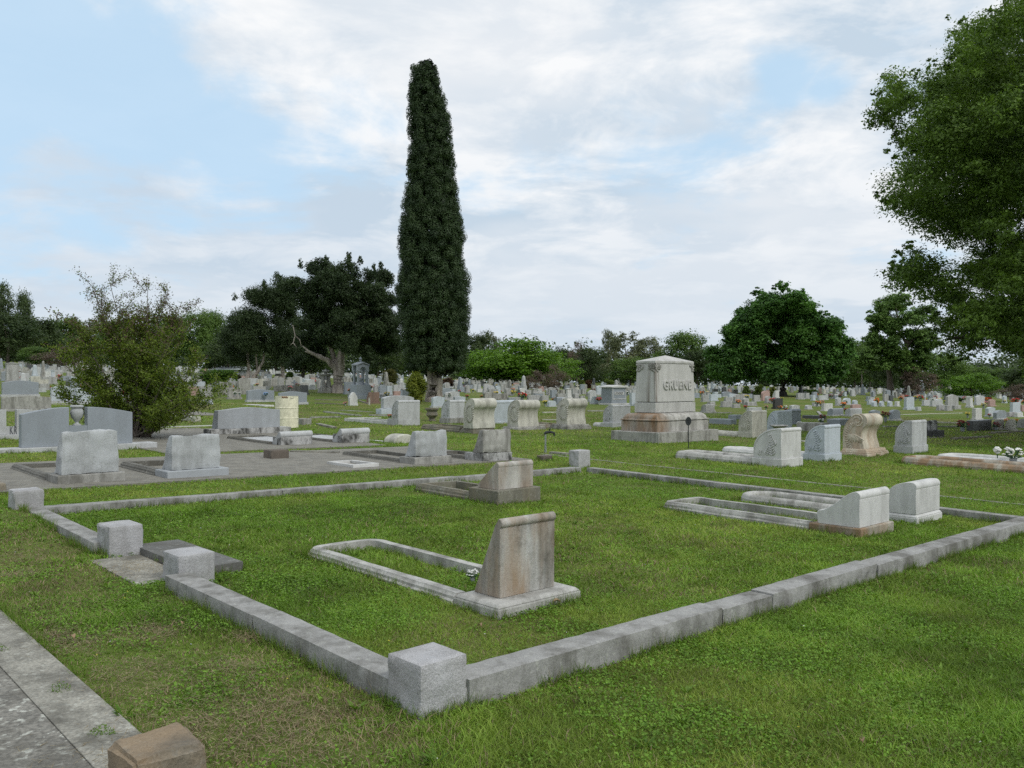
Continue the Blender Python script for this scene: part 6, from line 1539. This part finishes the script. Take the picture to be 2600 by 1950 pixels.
def blades(n,y0,y1,w,h,tri,lat=.78,dens=True,c_b=1.0):
    x,y=scatter(n,y0,y1,lat); ok=free(x,y,-.01 if y1<20 else 0); dn=vnoise(x,y,2.2,1,4); dry=patch(x,y)
    if dens: ok&=RNG.uniform(size=n)<np.clip(.35+dn*1.1-dry*.35,0,1)
    x,y,dn,dry=x[ok],y[ok],dn[ok],dry[ok]; n=len(x); z=gzn(x,y)+bank(x,y)
    th=RNG.uniform(0,6.283,n); d=np.stack([np.cos(th),np.sin(th),np.zeros(n)],1); ph=RNG.uniform(0,6.283,n); l=np.stack([np.cos(ph),np.sin(ph),np.zeros(n)],1)
    hv=vnoise(x,y,1.1,6,3); H=h*RNG.uniform(.45,1.35,n)*(.25+1.5*hv)*(1-.45*dry); lean=RNG.uniform(.3,1.5,n)*H; W=w*RNG.uniform(.6,1.3,n)
    base=np.stack([x,y,z-.005],1); up=np.array([0,0,1.])
    g1=np.array((.088,.155,.020)); g2=np.array((.195,.335,.045)); g3=np.array((.35,.42,.085)); st=np.array((.36,.275,.175))
    k=np.clip(vnoise(x,y,1.6,2,4)*1.6-.3+RNG.normal(0,.18,n),0,1)[:,None]; yk=np.clip(vnoise(x,y,.5,4,4)*2.2-.75+RNG.normal(0,.12,n),0,1)[:,None]*.7
    col=(g1*(1-k)+g2*k); col=col*(1-yk)+g3*yk; isdry=(RNG.uniform(size=n)<(.04+dry*.85))[:,None]; col=np.where(isdry,st*RNG.uniform(.5,1.1,(n,1)),col)*RNG.uniform(.8,1.2,(n,1))*c_b*np.clip(.45+1.15*vnoise(x,y,3.3,41,4),.5,1.35)[:,None]
    if tri:
        v=np.stack([base-d*W[:,None]/2,base+d*W[:,None]/2,base+l*lean[:,None]+up*H[:,None]],1); Fc=np.arange(n*3).reshape(n,3); return v.reshape(-1,3),Fc,np.repeat(col,3,0)
    m=base+l*(lean*.35)[:,None]+up*(H*.6)[:,None]; tip=base+l*lean[:,None]+up*(H*.95)[:,None]
    v=np.stack([base-d*W[:,None]/2,base+d*W[:,None]/2,m+d*W[:,None]*.4,m-d*W[:,None]*.4,tip],1); b5=(np.arange(n)*5)[:,None]
    Fc=np.concatenate([b5+[0,1,2],b5+[0,2,3],b5+[3,2,4]],0); return v.reshape(-1,3),Fc,np.repeat(col,5,0)
def clover(n,y0,y1,s,hmax):
    x,y=scatter(n,y0,y1,.95 if y1<8 else .78); ok=free(x,y,0); dn=vnoise(x,y,1.7,8,4); dry=patch(x,y); ok&=(RNG.uniform(size=n)<np.clip((dn-.36)*3.2,0.05,1)*(1-.85*dry)); x,y,dn=x[ok],y[ok],dn[ok]; n=len(x)
    C=np.stack([x,y,gzn(x,y)+bank(x,y)+RNG.uniform(.2,1,n)*hmax],1); N_=RNG.normal(size=(n,3))*.45; N_[:,2]+=1
    k=RNG.uniform(0,1,(n,1)); col=np.array((.095,.19,.018))*(1-k)+np.array((.20,.355,.047))*k; col=col*(.62+.75*vnoise(x,y,5.,31,3))[:,None]
    V,Fc,cc=leafmesh(C,N_,s,col,.75); T=np.concatenate([Fc[:,[0,1,2]],Fc[:,[0,2,3]]],0); return V,T,cc
def edgetufts():
    """longer unmown grass hugging kerbs and stones"""
    X_=[];Y_=[]
    for a0,a1,b0,b1 in FT:
        per=2*(a1-a0+b1-b0); 
        c=(a0+a1)/2*E1.y+(b0+b1)/2*E2.y
        if c>26 or c<0 or per>60: continue
        n=int(per*(650 if c<9 else 200)); s=RNG.uniform(0,per,n); w=a1-a0; d=b1-b0; o=np.abs(RNG.normal(0,.022,n))+.002
        a=np.where(s<w,a0+s,np.where(s<w+d,a1+o,np.where(s<2*w+d,a0+s-w-d,a0-o))); b=np.where(s<w,b0-o,np.where(s<w+d,b0+s-w,np.where(s<2*w+d,b1+o,b0+s-2*w-d)))
        X_.append(a*E1.x+b*E2.x); Y_.append(a*E1.y+b*E2.y)
    x=np.concatenate(X_);y=np.concatenate(Y_); ok=free(x,y); dn=vnoise(x,y,3.1,12,3); ok&=(dn>.46)&(RNG.uniform(size=len(x))<.85); x,y,dn=x[ok],y[ok],dn[ok]; n=len(x)
    th=RNG.uniform(0,6.283,n); d=np.stack([np.cos(th),np.sin(th),np.zeros(n)],1); ph=RNG.uniform(0,6.283,n); l=np.stack([np.cos(ph),np.sin(ph),np.zeros(n)],1)
    H=RNG.uniform(.03,.11,n)*(.3+dn*1.3); lean=H*RNG.uniform(.1,.8,n); W=RNG.uniform(.003,.006,n)*np.clip(y/6,1,3); base=np.stack([x,y,gzn(x,y)+bank(x,y)-.005],1); up=np.array([0,0,1.])
    k=RNG.uniform(0,1,(n,1)); col=np.array((.08,.15,.018))*(1-k)+np.array((.18,.27,.045))*k; dr=(RNG.uniform(size=n)<.12)[:,None]; col=np.where(dr,np.array((.28,.24,.13)),col)
    v=np.stack([base-d*W[:,None]/2,base+d*W[:,None]/2,base+l*lean[:,None]+up*H[:,None]],1); return v.reshape(-1,3),np.arange(n*3).reshape(n,3),np.repeat(col,3,0)
def rosettes(n,y0,y1):
    x,y=scatter(n,y0,y1,.7); ok=free(x,y)&(vnoise(x,y,.8,51,3)>.47)&((x*E1.x+y*E1.y-OUT[0]>-.2)|(RNG.uniform(size=n)<.35)); x,y=x[ok],y[ok]; n=len(x); m=11
    X3=np.repeat(x,m); Y3=np.repeat(y,m); th=RNG.uniform(0,6.283,n*m); el=RNG.uniform(.15,1.1,n*m); L_=(np.repeat(RNG.uniform(.035,.095,n),m)*RNG.uniform(.6,1.1,n*m))[:,None]
    d=np.stack([np.cos(th)*np.cos(el),np.sin(th)*np.cos(el),np.sin(el)],1); s=np.stack([-np.sin(th),np.cos(th),np.zeros(n*m)],1); b=np.stack([X3,Y3,gzn(X3,Y3)+bank(X3,Y3)+.005],1)
    up=np.array([0,0,1.]); c1=b+d*L_*.55+s*L_*.11; c2=b+d*L_*.55-s*L_*.11; tip=b+d*L_-up*L_*.12; V=np.stack([b,c1,tip,c2],1).reshape(-1,3); q4=(np.arange(n*m)*4)[:,None]
    k=np.repeat(RNG.uniform(0,1,(n,1)),m,0); col=(np.array((.085,.17,.02))*(1-k)+np.array((.21,.33,.06))*k)*RNG.uniform(.8,1.2,(n*m,1)); return V,np.concatenate([q4+[0,1,2],q4+[0,2,3]],0),np.repeat(col,4,0)
parts=[rosettes(600,2.6,11),blades(410000,1.9,6.5,.0042,.042,False,lat=.95),blades(330000,6.5,12,.0075,.042,False),blades(300000,12,24,.014,.045,True),blades(170000,24,50,.034,.05,True),
 clover(320000,1.9,7,.017,.036),clover(190000,7,14,.021,.036),clover(90000,14,26,.034,.04),edgetufts()]
Vs=[];Fs=[];Cs=[];n0=0
for v,f,c in parts: Vs.append(v);Fs.append(f+n0);Cs.append(c);n0+=len(v)
o=npmesh('grass',np.concatenate(Vs),np.concatenate(Fs),MATS['blade'],np.concatenate(Cs)); tag(o,'short mown grass with clover and dry straw patches covering the cemetery lawn','grass',kind='stuff')
# straw litter on dry patches and the threshold
def straw():
    n=5200; Ps=[(P,r) for P,r in Pz]+[(pl(-.12,3.9),.35)]*2; i=RNG.integers(0,len(Ps),n); x=np.array([Ps[k][0].x for k in i])+RNG.normal(0,1,n)*np.array([Ps[k][1] for k in i])*.6; y=np.array([Ps[k][0].y for k in i])+RNG.normal(0,1,n)*np.array([Ps[k][1] for k in i])*.6
    th=RNG.uniform(0,6.283,n); L=RNG.uniform(.02,.09,n)[:,None]; d=np.stack([np.cos(th),np.sin(th),RNG.uniform(-.15,.25,n)],1); w=np.stack([-np.sin(th),np.cos(th),np.zeros(n)],1)*.0017
    b=np.stack([x,y,gzn(x,y)+RNG.uniform(.012,.04,n)],1); V=np.stack([b-w,b+w,b+d*L],1).reshape(-1,3); k=RNG.uniform(.5,1,(n,1)); return V,np.arange(n*3).reshape(n,3),np.repeat(np.array((.42,.34,.20))*k,3,0)
v,f,c=straw(); o=npmesh('dry_straw',v,f,MATS['blade'],c); tag(o,'dead straw littering the dry patches and the sunken threshold','straw',kind='stuff')
# small lawn flowers and fallen leaves
n=420; x,y=scatter(n,3,13); ok=free(x,y); x,y=x[ok],y[ok]; n=len(x); C=np.stack([x,y,gzn(x,y)+.035],1); N_=RNG.normal(size=(n,3))*.3; N_[:,2]+=1; pick=RNG.uniform(size=(n,1)); col=np.where(pick<.45,np.array((.55,.50,.05)),np.where(pick<.7,np.array((.5,.5,.62)),np.array((.6,.6,.55))))
v,f,c=leafmesh(C,N_,.012,col,.9); o=npmesh('lawn_flowers',v,f,MATS['blade'],c); tag(o,'tiny yellow, white and pale violet wildflowers dotted in the lawn','wildflowers',kind='stuff')
LV=[('F',1230,1087,.03,'pale dry leaf lying in the grass behind the front corner block'),('F',1690,935,.045,'brown curled leaf beside the base of the nearest headstone'),('E',435,920,.04,'orange leaf in the dry grass left of the front kerb'),('E',1100,835,.03,'brown leaf beside the dark front kerb'),('G',1220,1575,.03,'pale brown leaf low in the right foreground grass')]
for r_,x,y,s,lab in LV:
    P=G(r_,x,y); bm=bmesh.new(); vs=[]
    n=8
    for i in range(n+1):
        t_=i/n; wd=s*.42*math.sin(math.pi*min(1,t_*.95+.03)); xx=(t_-.5)*s*1.3; zz_=.035+.02*math.sin(t_*3)
        vs.append([bm.verts.new((xx,-wd,zz_+.012)),bm.verts.new((xx,0,zz_)),bm.verts.new((xx,wd,zz_+.014))])
    for A,B in zip(vs,vs[1:]):
        for k in (0,1): bm.faces.new((A[k],A[k+1],B[k+1],B[k]))
    o=fin('fallen_leaf',bm,MATS['dry_leaf'],None,loc=P,rotz=random.random()*6,label=lab); o['category']='leaf'
# weed tufts on the pavement and at the foot of kerbs
for (r_,x,y,lab) in (('E',355,1230,'green weed tuft growing on the pavement'),('E',-20,985,'small weed in the pavement joint at the left edge'),('E',610,1500,'weed beside the brown sandstone block'),('E',1230,480,'green weed tuft at the foot of the nearer gate block'),('C',665,1015,'weed tuft at the foot of the back corner block'),('E',1190,500,'grass tuft spilling over the kerb by the nearer gate block'),('F',1120,1480,'leafy weeds at the right foot of the front corner block'),('F',720,1560,'clover tuft at the left foot of the front corner block')):
    P=G(r_,x,y); n=int(RNG.integers(160,480)); C=RNG.normal(size=(n,3))*[RNG.uniform(.02,.055),RNG.uniform(.015,.04),.0]+[0,0,.02]; C[:,2]+=RNG.uniform(0,.06,n)*np.exp(-(C[:,0]**2+C[:,1]**2)/.003); N_=RNG.normal(size=(n,3)); N_[:,2]+=.8; k=RNG.uniform(0,1,(n,1)); v,f,c=leafmesh(C,N_,.013 if P.y<9 else .03,np.array((.07,.14,.015))*(1-k)+np.array((.16,.27,.04))*k,.4)
    o=npmesh('weed',v,f,MATS['blade'],c,loc=P); o['label']=lab; o['category']='weed'
# ---------------------------------------------------------------- light, sky, camera
SUN_EL,SUN_AZ=math.radians(48),math.radians(128)   # azimuth from +Y clockwise: behind the camera to the right
w=bpy.data.worlds.new('World'); S.world=w; w.use_nodes=True; t=w.node_tree; t.nodes.clear(); L=t.links.new
N=lambda ty,**k:_node(t,ty,**k)
sky=N('ShaderNodeTexSky',sky_type='NISHITA'); sky.sun_disc=False; sky.sun_elevation=SUN_EL; sky.sun_rotation=SUN_AZ; sky.air_density=1.0; sky.dust_density=2.2; sky.ozone_density=1.5
tc=N('ShaderNodeTexCoord'); D_=tc.outputs['Generated']
def VM(op,a,b=None,scale=None):
    n=N('ShaderNodeVectorMath',operation=op)
    for i,v in ((0,a),(1,b)):
        if v is None: continue
        if hasattr(v,'is_output'): L(v,n.inputs[i])
        else: n.inputs[i].default_value=v
    if scale is not None: n.inputs['Scale'].default_value=scale
    return n
def MT(op,a,b=None,clamp=False):
    n=N('ShaderNodeMath',operation=op,use_clamp=clamp)
    for i,v in ((0,a),(1,b)):
        if v is None: continue
        if hasattr(v,'is_output'): L(v,n.inputs[i])
        else: n.inputs[i].default_value=v
    return n.outputs[0]
sep=N('ShaderNodeSeparateXYZ'); L(D_,sep.inputs[0])
zz_=MT('ADD',MT('MAXIMUM',sep.outputs['Z'],0.0),.16); cb=N('ShaderNodeCombineXYZ'); L(MT('DIVIDE',sep.outputs['X'],zz_),cb.inputs[0]); L(MT('DIVIDE',sep.outputs['Y'],zz_),cb.inputs[1]); PL=cb.outputs[0]
def NO(vec,s,d=6,r=.55,dist=0,off_=(0,0,0)):
    mp=N('ShaderNodeMapping'); mp.inputs['Location'].default_value=off_; L(vec,mp.inputs[0]); n=N('ShaderNodeTexNoise',i_Scale=s,i_Detail=d,i_Roughness=r,i_Distortion=dist); L(mp.outputs[0],n.inputs['Vector']); return n.outputs[0]
def dirpx(u,v): return Vector(((u-1300)/F,1,-(v-975)/F)).normalized()
cov=None
for u,v,r,wt in ((60,200,.21,1.),(300,290,.22,1.),(560,350,.17,.8),(200,430,.17,.85),(-250,350,.3,1.),(1990,185,.065,.8),(2090,225,.045,.6),(1180,360,.09,.42),(1370,385,.10,.45),(1560,330,.08,.3),(1000,330,.10,.35),(20,60,.10,.5),(840,300,.10,.45),(1800,440,.12,.3)):
    dd=VM('DISTANCE',D_,tuple(dirpx(u,v))).outputs['Value']; g=N('ShaderNodeMapRange',interpolation_type='SMOOTHSTEP'); L(dd,g.inputs[0]); g.inputs[1].default_value=r; g.inputs[2].default_value=0.0; g.inputs[3].default_value=0; g.inputs[4].default_value=wt
    cov=g.outputs[0] if cov is None else MT('MAXIMUM',cov,g.outputs[0])
n1=NO(PL,1.6,8,.6,.4,(3,1,0)); n2=NO(PL,.7,5,.55,.2,(7,4,0)); n3=NO(PL,2.6,7,.6,.3,(1,9,2)); n4=NO(D_,5.,6,.6,.3,(2,2,2))
blue=MT('ADD',MT('MULTIPLY',cov,1.0),MT('MULTIPLY',MT('SUBTRACT',MT('ADD',MT('MULTIPLY',n1,.6),MT('MULTIPLY',n4,.4)),.47),4.2))
bl=N('ShaderNodeMapRange',interpolation_type='SMOOTHSTEP'); L(blue,bl.inputs[0]); bl.inputs[1].default_value=.30; bl.inputs[2].default_value=.95
K=10.0
def CC(r,g,b): return (r*K,g*K,b*K)
cl_=mixc(t,ramp(t,n2,[(.41,0),(.57,1)]),CC(.53,.635,.74),CC(.75,.79,.835))
cl_=mixc(t,ramp(t,n3,[(.45,0),(.62,.85)]),cl_,CC(.92,.925,.93))
gb=None
for u,v,r,wt in ((60,560,.17,.8),(330,590,.17,.8),(640,600,.16,.7),(900,620,.15,.6),(1700,640,.22,.25),(1300,700,.2,.25),(2100,560,.14,.2)):
    dd=VM('DISTANCE',D_,tuple(dirpx(u,v))).outputs['Value']; g=N('ShaderNodeMapRange',interpolation_type='SMOOTHSTEP'); L(dd,g.inputs[0]); g.inputs[1].default_value=r; g.inputs[2].default_value=0.0; g.inputs[3].default_value=0; g.inputs[4].default_value=wt
    gb=g.outputs[0] if gb is None else MT('MAXIMUM',gb,g.outputs[0])
cl_=mixc(t,MT('MULTIPLY',gb,ramp(t,n1,[(.3,1),(.75,.25)])),cl_,CC(.50,.61,.73))
hz_=N('ShaderNodeMapRange',interpolation_type='SMOOTHSTEP'); L(sep.outputs['Z'],hz_.inputs[0]); hz_.inputs[1].default_value=.24; hz_.inputs[2].default_value=.02
cl_=mixc(t,MT('MULTIPLY',hz_.outputs[0],.72),cl_,CC(.60,.68,.765))
skyb=mixc(t,1.0,sky.outputs[0],(.78,.88,1.05),'MULTIPLY'); skyb=mixc(t,.8,skyb,CC(.57,.78,.96))
fin_=mixc(t,MT('MULTIPLY',bl.outputs[0],.92),cl_,skyb)
# below the horizon the dome shows dim ground bounce
lowm=N('ShaderNodeMapRange'); L(sep.outputs['Z'],lowm.inputs[0]); lowm.inputs[1].default_value=-.02; lowm.inputs[2].default_value=-.08; fin_=mixc(t,lowm.outputs[0],fin_,CC(.05,.07,.03))
bg=N('ShaderNodeBackground',i_Strength=.1); L(fin_,bg.inputs[0]); ow=N('ShaderNodeOutputWorld'); L(bg.outputs[0],ow.inputs[0])
sd=bpy.data.lights.new('sun','SUN'); sd.energy=1.5; sd.angle=math.radians(22); sd.color=(1,.965,.91); so=bpy.data.objects.new('sun',sd); COL.objects.link(so)
to=Vector((math.sin(SUN_AZ)*math.cos(SUN_EL),math.cos(SUN_AZ)*math.cos(SUN_EL),math.sin(SUN_EL))); so.rotation_euler=to.to_track_quat('Z','Y').to_euler(); so.location=to*60
cd=bpy.data.cameras.new('camera'); cd.sensor_width=36; cd.lens=36*F/2600; cd.clip_start=.05; cd.clip_end=3000; co=bpy.data.objects.new('camera',cd); COL.objects.link(co); co.location=(0,0,CAMH); co.rotation_euler=(math.pi/2,0,0); S.camera=co
S.view_settings.view_transform='Standard'; S.view_settings.look='None'; S.view_settings.gamma=1; S.view_settings.exposure=.10; S.view_settings.use_curve_mapping=False
S.render.engine='CYCLES'; c=S.cycles; c.max_bounces=5; c.diffuse_bounces=2; c.glossy_bounces=2; c.transmission_bounces=3; c.transparent_max_bounces=4; c.use_adaptive_sampling=True; c.adaptive_threshold=.02; c.use_denoising=False
